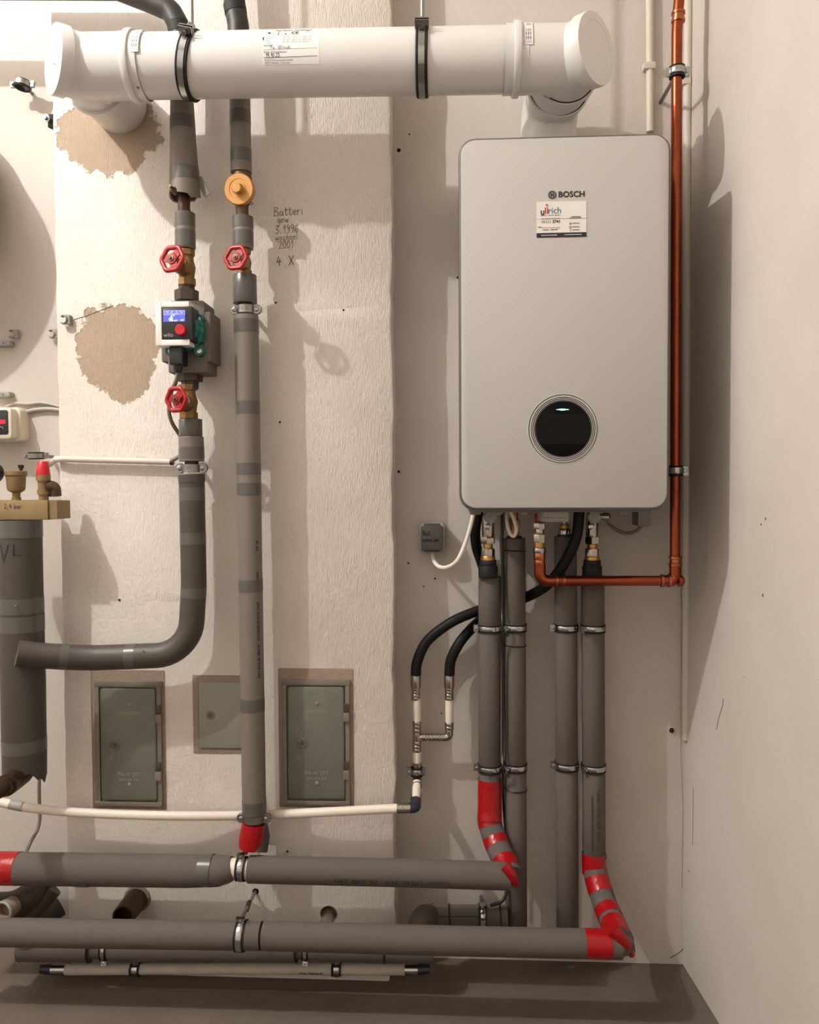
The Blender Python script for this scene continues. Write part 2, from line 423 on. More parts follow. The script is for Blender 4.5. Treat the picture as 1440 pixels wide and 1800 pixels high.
# single stroke handwriting
HW = {
 'B': [[(0, 0), (.05, 1)], [(0, .95), (.35, 1), (.45, .8), (.08, .55), (.5, .4), (.45, .1), (0, 0)]],
 'a': [[(.4, .45), (.15, .5), (.02, .2), (.15, 0), (.38, .15), (.4, .45), (.42, .05), (.5, 0)]],
 't': [[(.15, .9), (.12, .15), (.22, 0), (.35, .08)], [(0, .6), (.35, .66)]],
 'e': [[(.05, .25), (.35, .32), (.3, .5), (.1, .45), (.03, .15), (.2, 0), (.4, .1)]],
 'r': [[(.03, .5), (.06, 0)], [(.05, .3), (.2, .5), (.35, .48)]],
 'i': [[(.1, .5), (.1, .05), (.2, 0)], [(.12, .72), (.13, .76)]],
 'g': [[(.4, .45), (.15, .5), (.03, .2), (.2, 0), (.38, .2), (.4, .5), (.4, -.3), (.2, -.45), (.05, -.3)]],
 'w': [[(0, .5), (.12, 0), (.25, .4), (.38, 0), (.5, .5)]],
 '3': [[(0, .92), (.25, 1), (.4, .8), (.15, .55), (.45, .35), (.3, 0), (0, .1)]],
 '.': [[(.08, 0), (.12, .04)]], ',': [[(.12, .06), (.06, -.14)]],
 '1': [[(.05, .6), (.25, 1), (.22, 0)]],
 '9': [[(.4, .8), (.2, 1), (.05, .75), (.2, .5), (.4, .7), (.38, .3), (.2, 0)]],
 '6': [[(.4, 1), (.1, .6), (.03, .2), (.2, 0), (.4, .2), (.3, .45), (.06, .3)]],
 'c': [[(.38, .45), (.15, .5), (.03, .2), (.18, 0), (.4, .1)]],
 'h': [[(.05, 1), (.03, 0)], [(.04, .3), (.22, .5), (.34, .35), (.34, 0)]],
 's': [[(.35, .45), (.12, .5), (.08, .35), (.32, .18), (.25, 0), (.02, .05)]],
 'l': [[(.1, 1), (.08, .1), (.2, 0)]],
 '2': [[(0, .8), (.2, 1), (.4, .8), (.3, .5), (0, 0), (.45, .04)]],
 '0': [[(.2, 1), (.03, .6), (.1, .05), (.3, 0), (.42, .5), (.32, .95), (.2, 1)]],
 '4': [[(.2, 1), (0, .42), (.45, .45)], [(.34, .7), (.3, 0)]],
 'X': [[(0, 1), (.5, 0)], [(.48, 1), (0, 0)]],
 'V': [[(0, 1), (.22, 0), (.55, 1)]], 'L': [[(.05, 1), (0, .05), (.5, .08)]],
 'b': [[(.05, 1), (.03, .05), (.3, 0), (.38, .3), (.2, .45), (.04, .3)]],
 'N': [[(0, 0), (.04, 1), (.4, 0), (.48, 1)]],
 'o': [[(.2, .5), (.04, .3), (.15, 0), (.35, .12), (.36, .4), (.2, .5)]],
 'u': [[(.03, .5), (.08, .05), (.3, .08), (.38, .5), (.4, 0)]],
 'F': [[(.05, 0), (.08, 1), (.45, 1)], [(.06, .55), (.35, .58)]],
 'U': [[(0, 1), (.05, .1), (.3, 0), (.42, .3), (.45, 1)]],
 'k': [[(.04, 1), (.03, 0)], [(.35, .5), (.05, .25), (.38, 0)]],
 'n': [[(.03, .5), (.05, 0)], [(.05, .35), (.22, .5), (.34, .35), (.34, 0)]],
 ' ': [], '-': [[(.02, .4), (.3, .42)]],
}
def hand(mb, s, h, fn, w=0.09, gap=0.14):
    """ribbons for handwriting; fn maps (u, v) of the text plane to the place"""
    x = 0.0
    for ch in s:
        st = HW[ch]; wd = max([p[0] for q in st for p in q] + [0.3])
        for q in st:
            for (a, b) in zip(q[:-1], q[1:]):
                ax, ay, bx, by = (x + a[0]) * h, a[1] * h, (x + b[0]) * h, b[1] * h
                dx, dy = bx - ax, by - ay; l = math.hypot(dx, dy) + 1e-9; ux, uy = dx / l, dy / l; e = w * h / 2
                i = len(mb.v)
                for (qx, qy) in ((ax - ux * e - uy * e, ay - uy * e + ux * e), (ax - ux * e + uy * e, ay - uy * e - ux * e),
                                 (bx + ux * e + uy * e, by + uy * e - ux * e), (bx + ux * e - uy * e, by + uy * e + ux * e)):
                    mb.v.append(fn(qx, qy))
                mb.f.append((i, i + 1, i + 2, i + 3))
        x += wd + gap
    return mb
def wrap(c, ax, r, phi):
    """text plane wrapped on a cylinder: u along ax, v around it, phi = angle of the text centre seen from above the axis end"""
    ax = Vector(ax).normalized(); c = Vector(c)
    n0 = Vector((0, -1, 0)); n0 = (n0 - ax * n0.dot(ax)).normalized(); b = ax.cross(n0) * -1.0
    def fn(u, v):
        t = phi + v / r
        return c + ax * u + (n0 * math.cos(t) + b * math.sin(t)) * r
    return fn

# ================================================================== the room
H = 3.12
XC = at(1206, 900, YW).x                       # corner of back wall and right wall
def structure(name, mb, m, label=None):
    t = Thing(name, label or name, None, kind='structure'); t.add(name, mb, m); return t
structure('floor', MB().obox((-1.0, -0.1, -0.05), X, Y_, Z, 2.4, 2.3, 0.05), 'floor_concrete', 'grey brown concrete cellar floor').done()
structure('ceiling', MB().obox((-1.0, -0.1, H + 0.05), X, Y_, Z, 2.4, 2.3, 0.05), 'ceiling_plaster', 'pale plastered cellar ceiling').done()
structure('wall_left', MB().obox((-2.65, -0.1, H / 2), X, Y_, Z, 0.05, 2.3, H / 2), 'rear_paint', 'pale grey painted left wall').done()
structure('wall_rear', MB().obox((-1.0, -1.55, H / 2), X, Y_, Z, 2.4, 0.05, H / 2), 'rear_paint', 'pale grey painted rear wall').done()
spl = R(4.4); dv = Vector((math.sin(spl), -math.cos(spl), 0)); nv = Vector((math.cos(spl), math.sin(spl), 0))
wr = structure('wall_right', MB().obox(Vector((XC, YW, H / 2)) + dv * 2.05 + nv * 0.05, dv, nv, Z, 2.15, 0.05, H / 2), 'side_plaster', 'smooth cream plastered right wall')
def on_right(px, py):
    d = ROT @ Vector((px - CX, CY - py, -FPX)); n = nv; o = Vector((XC, YW, 0))
    t = (o - CAM).dot(n) / d.dot(n); return CAM + d * t
pits_r, pits_b, pits_c = [], [], []
for (px, py, r) in ((1338, 922, 2.2), (1346, 912, 2.6), (1341, 1047, 3), (1308, 1190, 1.6), (1211, 1532, 3)):
    p = on_right(px, py); pits_r.append((p, nv, rp(r, 1.7), 0.024)); wr.parts[0].sub('drill_hole', pit(p, nv, rp(r, 1.7)), 'mortar')
crk = [on_right(*q) for q in ((1260, 1282), (1264, 1262), (1271, 1240), (1272, 1228))]
wr.parts[0].sub('crack', MB().tube([p for p in crk], 0.0008, 5), 'crack_shade')
wr.parts[0].sub('crack', MB().tube([on_right(1219, 1385), on_right(1218.5, 1440), on_right(1218, 1486)], 0.0008, 5), 'crack_shade')
cut(wr.done(), pits_r)
wb = structure('wall_back', MB().obox((-1.2, YW + 0.05, H / 2), X, Y_, Z, 1.2 + XC + 0.1, 0.05, H / 2), 'wall_plaster', 'cream plastered back wall behind the boiler')
for (px, py, r) in ((701, 264, 3.6), (718, 990, 1.8), (765, 1017, 1.8), (745, 1031, 1.6), (720, 236, 1.6), (701, 829, 2.4), (776, 1254, 1.6), (805, 488, 2)):
    p = at(px, py, YW); pits_b.append((p, Y_, rp(r, YW), 0.024)); wb.parts[0].sub('drill_hole', pit(p, Y_, rp(r, YW)), 'mortar')
wb.parts[0].sub('crack', MB().tube(ats((1197, 1030, YW), (1199, 1080, YW), (1198, 1150, YW), (1200, 1250, YW), (1197, 1320, YW), (1201, 1420, YW), (1199, 1560, YW)), 0.0006, 5), 'mortar')
wb.parts[0].sub('crack', MB().tube(ats((1203, 1660, YW), (1200, 1670, YW), (1190, 1677, YW), (1178, 1684, YW)), 0.0010, 5), 'crack_shade')
cut(wb.done(), pits_b)

# chimney breast with slightly uneven edges
cl, cr = at(106, 900, YP).x, at(690, 900, YP).x
mb = MB(); NZ = 90; i0 = 0
for k in range(NZ + 1):
    z = H * k / NZ
    jl = 0.0008 * math.sin(k * 1.7) + random.uniform(-0.0006, 0.0006); jr = 0.0022 * math.sin(k * 0.55) + 0.0012 * math.sin(k * 2.1) + random.uniform(-0.0012, 0.0012)
    if k < 2: jr -= 0.012; jl += 0.004
    for (x, y) in ((cl + jl, YW + 0.01), (cl + jl, YP + 0.003), (cl + jl + 0.004, YP), (cr + jr - 0.004, YP), (cr + jr, YP + 0.003), (cr + jr, YW + 0.01)):
        mb.v.append(Vector((x, y, z)))
for k in range(NZ):
    for j in range(5):
        a = k * 6 + j; mb.f.append((a, a + 1, a + 7, a + 6))
    mb.f.append((k * 6 + 5, k * 6, k * 6 + 6, k * 6 + 11))
mb.f += [tuple(range(6)), tuple(range(NZ * 6 + 5, NZ * 6 - 1, -1))]
chim = structure('wall_chimney', mb, 'chimney_plaster', 'cream rough brushed plaster chimney breast')
for (px, py, r) in ((485, 532, 2), (604, 545, 2), (492, 742, 2), (352, 780, 2.5), (505, 1497, 2.5), (210, 1055, 2.5)):
    p = at(px, py, YP); pits_c.append((p, Y_, rp(r, YP), 0.024)); chim.parts[0].sub('drill_hole', pit(p, Y_, rp(r, YP)), 'mortar')
chim.parts[0].sub('crack', MB().tube(ats((130, 562, YP), (150, 556, YP), (180, 545, YP), (200, 537, YP)), 0.0007, 5), 'crack_shade')
for (s, px, py, h) in (('Batteri', 482, 380, 15), ('gew', 487, 392, 13), ('3.1996', 484, 411, 14), ('wechsel', 484, 423, 12), ('2001', 490, 437, 13), ('4 X', 487, 467, 15)):
    o = at(px, py, YP - 0.0012); hgt = rp(h, YP)
    chim.parts[0].sub('handwriting', hand(MB(), s, hgt, lambda u, v, o=o: o + X * u + Z * v + Z * (0.05 * u), 0.065 if s != '4 X' else 0.10, 0.12 if s != '4 X' else 0.35), 'pencil', 'pencil note handwritten on the plaster')
pits_c.append((at(578, 1607, YP), Y_, 0.0195, 0.03))
cut(chim.done(), pits_c)

# ================================================================== boiler
FY = 1.576
bx0, bx1 = at(811, 560, FY).x, at(1175, 560, FY).x
bz0, bz1 = at(990, 893, FY).z, at(990, 241, FY).z
T = Thing('boiler', 'white wall mounted gas boiler with round black display on its front', 'boiler')
T.add('casing', MB().prism(bx0 - 0.003, bx1 + 0.003, bz0 - 0.004, bz1 + 0.004, FY + 0.010, YW + 0.002, 0.030, 0.006), 'boiler_case')
T.add('front_rim', MB().prism(bx0 - 0.0045, bx1 + 0.0045, bz0 - 0.0055, bz1 + 0.0045, FY + 0.004, FY + 0.030, 0.032, 0.004), 'boiler_rim')
T.add('front_panel', MB().prism(bx0, bx1, bz0, bz1, FY, FY + 0.02, 0.028, 0.0025, k=8), 'boiler_glass')
dc = at(990, 754, FY - 0.0004)
P = T.add('display', MB().lathe(dc, -Y_, [(-0.001, 0.0525), (0.0006, 0.0525), (0.0010, 0.0515)], 64), 'screen_black')
P.sub('display_window', MB().poly([(dc.x + 0.0505 * math.cos(R(a)), dc.z + 0.0505 * math.sin(R(a))) for a in (list(range(-34, 35, 4)) + list(range(146, 215, 4)))], FY - 0.0018, FY - 0.0012), 'screen_dark')
P.sub('status_light', MB().poly([(dc.x - 0.001 + 0.0125 * math.cos(R(a)), dc.z + 0.0365 + 0.0016 * math.sin(R(a)) * (1 if abs(math.cos(R(a))) < 0.5 else 0.55)) for a in range(0, 360, 15)], FY - 0.0020, FY - 0.0012), 'led_green', 'small pale green status light')
for r_, w_ in ((0.0540, 0.0007), (0.0570, 0.0008), (0.0600, 0.0008), (0.0648, 0.0005)):
    P.sub('ring', MB().torus(dc, Y_, r_, w_, 72, 6), 'print_black')
    P.sub('ring', MB().torus(dc, Y_, r_ + 0.0015, w_ * 0.8, 72, 6), 'label_white')
tz = at(1003, 342, FY).z; tx = at(1005, 342, FY).x
T.add('brand_lettering', text(MB(), 'BOSCH', 0.0150, (tx, FY - 0.0005, tz), X, Z, bold=0.03, space=1.02), 'print_black')
lx = at(971, 342, FY).x; lm = MB().torus((lx, FY - 0.0004, tz), Y_, 0.0070, 0.0007, 36, 6)
lm.torus((lx, FY - 0.0004, tz), Y_, 0.0050, 0.0004, 30, 5)
for sx in (-1, 1): lm.obox((lx + sx * 0.0022, FY - 0.0004, tz), X, Y_, Z, 0.0007, 0.0003, 0.0048)
lm.obox((lx, FY - 0.0004, tz), X, Y_, Z, 0.0022, 0.0003, 0.0011)
T.add('emblem', lm, 'print_black', 'round armature emblem')
# installer sticker
s0, s1 = at(943.5, 386, FY), at(1031, 386, FY); sz1, sz0 = at(987, 354, FY).z, at(987, 417, FY).z
P = T.add('sticker', MB().prism(s0.x, s1.x, sz0, sz1, FY - 0.0006, FY, 0.0005), 'label_white', 'white installer sticker with black foot strip')
yS = FY - 0.0010
def spx(u, v): return Vector((s0.x + (s1.x - s0.x) * u, yS, sz1 + (sz0 - sz1) * v))
P.sub('foot_strip', MB().prism(s0.x, s1.x, sz0, spx(0, 0.875).z, FY - 0.0009, FY, 0.0005), 'print_black')
P.sub('lettering', text(MB(), 'u', 0.0165, spx(0.118, 0.29), X, Z, bold=0.02), 'print_black')
P.sub('lettering', text(MB(), 'll', 0.0165, spx(0.196, 0.262), X, Z, bold=0.02), 'print_red')
P.sub('lettering', text(MB(), 'rich', 0.0165, spx(0.362, 0.262), X, Z, bold=0.01), 'print_teal')
P.sub('flame_mark', MB().torus(spx(0.205, 0.10), Y_, 0.0018, 0.0006, 16, 5), 'print_red')
P.sub('lettering', text(MB(), '06323', 0.0074, spx(0.19, 0.565), X, Z), 'print_grey')
P.sub('lettering', text(MB(), '5741', 0.0074, spx(0.40, 0.565), X, Z, bold=0.035), 'print_black')
P.sub('lettering', text(MB(), 'HEIZUNG · SANITÄR · ELEKTRO', 0.0026, spx(0.28, 0.388), X, Z, bold=0.02), 'print_black')
P.sub('lettering', text(MB(), 'G', 0.0052, spx(0.68, 0.635), X, Z, bold=0.03), 'print_black')
P.sub('lettering', text(MB(), 'f', 0.0052, spx(0.68, 0.81), X, Z, bold=0.04), 'print_black')
P.sub('icon', MB().torus(spx(0.68, 0.725), Y_, 0.0018, 0.0004, 16, 5), 'print_black')
lines = MB()
for (u0, u1, v, t) in ((0.0, 1.0, 0.483, .0001), (0.10, 0.47, 0.735, .00025)): lines.obox((spx(u0, v) + spx(u1, v)) / 2, X, Y_, Z, (spx(u1, v) - spx(u0, v)).x / 2, 0.0002, t)
P.sub('rule', lines, 'print_red')
lines = MB()
for (u0, u1, v, t) in ((0.10, 0.47, 0.475, .0004), (0.03, 0.10, 0.71, .0007), (0.12, 0.24, 0.79, .0006), (0.28, 0.42, 0.785, .0006), (0.72, 0.86, 0.62, .0006), (0.72, 0.86, 0.72, .0006), (0.72, 0.86, 0.805, .0006), (0.70, 0.88, 0.435, .0006), (0.66, 0.90, 0.47, .0005)):
    lines.obox((spx(u0, v) + spx(u1, v)) / 2, X, Y_, Z, (spx(u1, v) - spx(u0, v)).x / 2, 0.0002, t)
P.sub('small_print', lines, 'print_grey')
lines = MB()
for (u0, u1, v) in ((0.09, 0.41, 0.94), (0.56, 0.90, 0.935)): lines.obox((spx(u0, v) + spx(u1, v)) / 2, X, Y_, Z, (spx(u1, v) - spx(u0, v)).x / 2, 0.0002, .0005)
P.sub('small_print', lines, 'label_white')
# underside
T.add('base_plate', MB().prism(bx0 + 0.015, bx1 - 0.015, bz0 - 0.010, bz0, FY + 0.06, YW + 0.001, 0.003), 'boiler_base')
T.add('mounting_lug', MB().pbox(826, 893, 846, 905, FY + 0.10, FY + 0.16, 0.003), 'boiler_base')
P = T.add('condensate_trap', MB().pbox(951, 890, 1001, 918, FY + 0.078, FY + 0.140, 0.006, 0.003), 'plastic_grey', 'grey moulded box under the boiler')
P.sub('trap_cover', MB().pbox(955, 888, 998, 911, FY + 0.074, FY + 0.09, 0.005, 0.002), 'boiler_case')
T.add('cable_box', MB().pbox(1122, 896, 1143, 925, FY + 0.20, FY + 0.26, 0.003, 0.001), 'boiler_base')
for px in (876, 924, 1095): T.add('cable_gland', MB().lathe(at(px, 897, 1.74), -Z, [(-0.004, 0.010), (0.006, 0.010), (0.010, 0.006)], 14), 'plastic_grey')
T.done()

# ================================================================== flue
YF = 1.615; RF = 0.0594
fl, fr = at(146, 119, YF), at(1004, 104, YF)
ax = (fr - fl).normalized()
T = Thing('flue_pipe', 'white round flue pipe with capped elbows above the boiler', 'flue')
T.add('pipe', MB().tube([fl + ax * 0.02, fr - ax * 0.02], RF, 56, False), 'flue_white')
def prof_ring(mbx, p, d, w, r, n=56): return mbx.lathe(p, d, [(-w / 2, RF * 0.98), (-w / 2, r * 0.985), (-w * 0.3, r), (w * 0.3, r), (w / 2, r * 0.985), (w / 2, RF * 0.98)], n, caps=False)
for (o, sgn, back) in ((fl, -1, YP + 0.004), (fr, 1, 1.775)):
    nrm = Vector((sgn * 0.76, -0.65, 0.0)).normalized()
    inn = -ax * sgn
    e = MB().tube([o + inn * 0.115, o + inn * 0.0], RF * 1.03, 48, False)
    bdir = Vector((0.02 if sgn < 0 else -0.10, 1, 0)).normalized()
    e.tube([o, o + bdir * 0.07], RF * 1.03, 48, False)
    e.lathe(o, nrm, [(-0.055, RF * 0.9), (0.0, RF * 1.01), (0.034, RF * 1.03)], 48)
    e.lathe(o, nrm, [(-0.03, RF * 1.0), (-0.01, RF * 1.03), (0.03, RF * 1.02)], 48)
    P = T.add('elbow', e, 'flue_white')
    cap = MB().lathe(o + nrm * 0.032, nrm, [(0, RF * 1.05), (0.001, RF * 1.10), (0.020, RF * 1.10), (0.024, RF * 1.08), (0.0245, RF * 0.84), (0.0235, RF * 0.82), (0.0235, 0.0002)], 56)
    Q = T.add('inspection_cap', cap, 'flue_white')
    if sgn < 0:
        Q.sub('grip_bar', MB().obox(o + nrm * 0.0565, Vector((0, 0, 1)) * 0.8 + nrm.cross(Z) * 0.6, nrm, (Vector((0, 0, 1)) * 0.8 + nrm.cross(Z) * 0.6).cross(nrm), 0.018, 0.0012, 0.0015), 'flue_white')
    P.sub('collar', prof_ring(MB(), o + inn * 0.105, ax, 0.013, RF * 1.13), 'flue_white')
    P.sub('sleeve', MB().tube([o + inn * 0.085, o + inn * 0.128], RF * 1.045, 48, False), 'flue_white')
    # rating label wrapped round the sleeve
    lab = MB(); cc = o + inn * (0.128 if sgn < 0 else 0.086); fn = wrap(cc, ax, RF * 1.06, R(25)); k = 12
    for j in range(k + 1):
        for u in (-0.0075, 0.0075): lab.v.append(fn(u, (-0.5 + j / k) * 0.062))
    for j in range(k): lab.f.append((2 * j, 2 * j + 1, 2 * j + 3, 2 * j + 2))
    Q = P.sub('rating_label', lab, 'label_white'); fn2 = wrap(cc, ax, RF * 1.064, R(25))
    pr = MB(); text_map(pr, 'CE', 0.011, lambda u, v: fn2(v * 1.0, -u + 0.020))
    for j in range(9): text_map(pr, '0085 CO', 0.0035, lambda u, v, j=j: fn2(v + (-0.005 + (j % 3) * 0.004), -u - 0.004 - 0.009 * (j // 3)))
    Q.kids = []; P.sub('label_print', pr, 'print_grey')
    # socket and back branch
    bp_ = o + bdir * (0.060 if sgn < 0 else 0.050)
    P.sub('socket_ring', MB().lathe(bp_, bdir, [(-0.006, RF), (-0.005, RF * 1.12), (0.004, RF * 1.13), (0.007, RF)], 48, caps=False), 'flue_white')
    P.sub('seal', MB().torus(bp_ - bdir * 0.0065, bdir, RF * 1.045, 0.0012, 48, 6), 'rubber') if sgn > 0 else None
    if sgn < 0:
        T.add('wall_pipe', MB().tube([o + bdir * 0.05, Vector((o.x + 0.006, YP + 0.01, o.z))], RF, 48, False), 'flue_white')
    else:
        k2 = o + bdir * 0.105; down = Vector((0.214, 1.803, bz1 - 0.005)); down.x = (bx0 + bx1) / 2 - 0.004
        path = fillet([bp_, Vector((down.x, 1.803, o.z - 0.01)), down], 0.06)
        Q = T.add('connecting_bend', MB().tube(path, RF, 48, False), 'flue_white')
        Q.sub('socket_ring', MB().lathe(k2, bdir, [(-0.006, RF), (-0.005, RF * 1.12), (0.004, RF * 1.13), (0.007, RF)], 48, caps=False), 'flue_white')
        Q.sub('seal', MB().torus(k2 - bdir * 0.0065, bdir, RF * 1.045, 0.0012, 48, 6), 'rubber')
for (px, py) in ((143, 96), (224, 64), (239, 168)):
    p = at(px, py, YF - 0.04)
    d = (p - fl) - ax * (p - fl).dot(ax); d.normalize(); q = fl + ax * (p - fl).dot(ax) + d * RF * 1.03
    T.add('screw', MB().lathe(q, d, [(-0.002, 0.0030), (0.0012, 0.0030), (0.002, 0.0018)], 10), 'zinc_dull')
# certification label
lc = at(511, 95, YF - RF); lcx = fl + ax * (Vector((lc.x, YF, fl.z)) - fl).dot(ax)
fn = wrap(lcx, ax, RF * 1.004, R(10)); lab = MB(); k = 16; LW, LH = 0.1085, 0.078
for j in range(k + 1):
    for u in (-LW / 2, LW / 2): lab.v.append(fn(u, (-0.5 + j / k) * LH))
for j in range(k): lab.f.append((2 * j, 2 * j + 1, 2 * j + 3, 2 * j + 2))
P = T.add('certification_label', lab, 'label_white', 'white flue system certification label with handwriting')
fn = wrap(lcx, ax, RF * 1.012, R(10))
def tm(s, size, u, v, m='print_grey', **kw):
    P.sub('lettering', text_map(MB(), s, size, lambda a, b: fn(a + u, b + v), **kw), m)
tm('Flue System Certification', 0.0068, 0.004, 0.034, 'print_black', bold=0.02)
tm('CE', 0.0105, 0.0065, 0.0235, 'print_black', bold=0.02)
tm('0085', 0.004, 0.030, 0.029); tm('0085-CPR-0015', 0.003, 0.033, 0.025)
for j, s in enumerate(('EN 14471  T120 H1  W 2 O00 L E U0', 'EN 14471  T120 H1  W 2 O20 L E U', 'EN 14471  T120 P1  W 2 O20 LI E U0', 'EN 14471  T120 H1  W 2 O00 LI E U1')):
    tm(s, 0.0034, 0.012, 0.0135 - 0.0042 * j)
for j, s in enumerate(('Concentric', 'Single', 'Flex', 'Facade')): tm(s, 0.0034, -0.046, 0.0125 - 0.0042 * j, align='LEFT')
tm('Installer:', 0.0056, -0.051, -0.0055, align='LEFT'); tm('Date of Installation:', 0.0056, -0.051, -0.0175, align='LEFT')
tm('Bosch Thermotechnik GmbH', 0.0045, -0.050, -0.0315, align='LEFT'); tm('35573 Wetzlar / Germany', 0.0045, -0.050, -0.0362, align='LEFT')
P.sub('handwriting', hand(MB(), 'Fa. Ullrich', 0.0068, lambda a, b: fn(a - 0.038, b - 0.0122)), 'ink_blue')
P.sub('handwriting', hand(MB(), '19.10.23', 0.0066, lambda a, b: fn(a - 0.047, b - 0.0262), 0.12), 'ink_blue')
bxs = MB()
def ln(u0, v0, u1, v1, w=0.0004):
    i = len(bxs.v); n = 3
    for j in range(n + 1):
        u, v = u0 + (u1 - u0) * j / n, v0 + (v1 - v0) * j / n
        if abs(u1 - u0) > abs(v1 - v0): bxs.v += [fn(u, v - w / 2), fn(u, v + w / 2)]
        else: bxs.v += [fn(u - w / 2, v), fn(u + w / 2, v)]
    for j in range(n): bxs.f.append((i + 2 * j, i + 2 * j + 1, i + 2 * j + 3, i + 2 * j + 2))
for q in range(4):
    u = -0.049 + q * 0.0165
    for a in ((u, .018, u + .0135, .018), (u, .029, u + .0135, .029), (u, .018, u, .029), (u + .0135, .018, u + .0135, .029)): ln(*a)
ln(-.051, -.0135, .050, -.0115, .0005); ln(-.051, -.0275, .050, -.0255, .0009)
P.sub('form_lines', bxs, 'print_grey')
ic = MB()
for (u, v, r_) in ((-0.0425, 0.0245, 0.0028), (-0.0245, 0.0265, 0.0014), (-0.0245, 0.0205, 0.0014), (-0.011, 0.0210, 0.0016)):
    i = len(ic.v); ic.v += [fn(u + r_ * math.cos(a * 0.5236), v + r_ * math.sin(a * 0.5236)) for a in range(12)]; ic.f.append(tuple(range(i, i + 12)))
P.sub('pictogram', ic, 'print_black'); P.sub('ink_mark', hand(MB(), '1', 0.006, lambda a, b: fn(a - 0.0535, b + 0.006), 0.3), 'ink_blue')
T.done()

# flue clamps hung on threaded rods
def flue_clamp(px, label, tilt, lug):
    o = fl + ax * ((at(px, 110, YF) - fl).dot(ax)); d = (ax + Vector((0, tilt, 0))).normalized()
    d = Vector((ax.x, ax.y, tilt)).normalized()
    T = Thing('flue_clamp', label, 'pipe clamp', 'clamps carrying the flue pipe')
    r = RF + 0.003; w = 0.023
    T.add('rubber_lining', MB().lathe(o, d, [(-w / 2, RF * 0.99), (-w / 2, r), (-w / 2 + 0.002, r + 0.002), (-w * 0.27, r + 0.0012), (w * 0.27, r + 0.0012), (w / 2 - 0.002, r + 0.002), (w / 2, r), (w / 2, RF * 0.99)], 56, caps=False), 'rubber')
    T.add('steel_band', MB().lathe(o, d, [(-w * 0.26, r), (-w * 0.26, r + 0.003), (w * 0.26, r + 0.003), (w * 0.26, r)], 56, caps=False), 'zinc')
    e = Vector((0, -math.cos(R(lug)), math.sin(R(lug)))); e = (e - d * e.dot(d)).normalized(); tg = d.cross(e).normalized()
    if tg.z < 0: tg = -tg
    c = o + e * (r + 0.008)
    P = T.add('lug', MB().obox(c + tg * 0.0035, d, e, tg, 0.013, 0.009, 0.0012), 'zinc')
    T.add('lug', MB().obox(c - tg * 0.0035, d, e, tg, 0.013, 0.009, 0.0012), 'zinc')
    T.add('clamp_screw', MB().lathe(c - tg * 0.012, tg, [(0, 0.0048), (0.006, 0.0048), (0.006, 0.0030), (0.036, 0.0030)], 12), 'zinc')
    top = o + Z * (r + 0.002)
    T.add('rod_nut', MB().lathe(top, Z, [(0, 0.0075), (0.014, 0.0075)], 6), 'zinc')
    T.add('threaded_rod', MB().tube([top, Vector((top.x, top.y + 0.0, H + 0.004))], 0.0042, 12), 'zinc_dull')
    T.done()
flue_clamp(338, 'rubber lined clamp with hanging rod round the flue above the pump pipe', -0.20, 32)
flue_clamp(743, 'rubber lined clamp with hanging rod round the flue beside the chimney edge', -0.02, 36)

# ================================================================== generic plumbing pieces
def vseg(px0, py0, px1, py1, Y, r0, r1=None, n=28, caps=True):
    """straight piece between two frame positions at one depth, radii in frame pixels"""
    r1 = r0 if r1 is None else r1
    return MB().tube(ats((px0, py0, Y), (px1, py1, Y)), [rp(r0, Y), rp(r1, Y)], n, caps)
def sleeve(c0, c1, r, open_=0.006, n=32):
    """insulation sleeve with a visible wall thickness at both ends"""
    c0, c1 = Vector(c0), Vector(c1); d = c1 - c0; L = d.length
    return MB().lathe(c0, d, [(0.012, r * 0.62), (0, r * 0.62), (0, r * 0.97), (0.001, r), (L - 0.001, r), (L, r * 0.97), (L, r * 0.62), (L - 0.012, r * 0.62)], n)
def strap_clamp(px, py, Y, r, label, group, axis=Z, wall=None, side=-1, rubber_w=0.017, out=None, lug_dir=None):
    """zinc pipe clamp with rubber lining, side lugs with screws and a stud to the wall"""
    c = at(px, py, Y); d = Vector(axis).normalized(); w = rubber_w
    T = Thing('pipe_clamp', label, 'pipe clamp', group)
    T.add('rubber_lining', MB().lathe(c, d, [(-w / 2, r * 0.97), (-w / 2, r + 0.0034), (-w * 0.36, r + 0.0034), (-w * 0.33, r + 0.002), (w * 0.40, r + 0.002), (w * 0.42, r + 0.0034), (w / 2, r + 0.0034), (w / 2, r * 0.97)], 32, caps=False), 'rubber')
    T.add('steel_band', MB().lathe(c + d * 0.0008, d, [(-w * 0.29, r + 0.001), (-w * 0.29, r + 0.0036), (-w * 0.22, r + 0.0042), (w * 0.22, r + 0.0042), (w * 0.29, r + 0.0036), (w * 0.29, r + 0.001)], 32, caps=False), 'zinc')
    sd = d.cross(Y_).normalized() if out is None else Vector(out).normalized()
    if sd.x > 0 and out is None: sd = -sd
    sd = sd * (1 if side < 0 else -1) if out is None else sd
    if lug_dir is not None: sd = Vector(lug_dir).normalized()
    q = c + sd * (r + 0.006)
    fw = d.cross(sd).normalized()
    T.add('lug', MB().obox(q, sd, fw, d, 0.006, 0.0045, w * 0.42), 'zinc')
    if fw.y > 0: fw = -fw
    T.add('clamp_screw', MB().lathe(q + fw * 0.003, fw, [(0, 0.0036), (0.004, 0.0036), (0.0045, 0.002)], 10), 'zinc')
    if out is None:
        bk = -sd if lug_dir is None else Vector((0.74, 0.67, 0)).normalized()
        q = c + bk * (r + 0.0045); T.add('lug', MB().obox(q, bk, d.cross(bk).normalized(), d, 0.004, 0.0035, w * 0.40), 'zinc')
    if wall: T.add('wall_stud', MB().tube([c + Y_ * r * 0.9, Vector((c.x, wall + 0.006, c.z))], 0.0042, 10), 'zinc_dull')
    return T
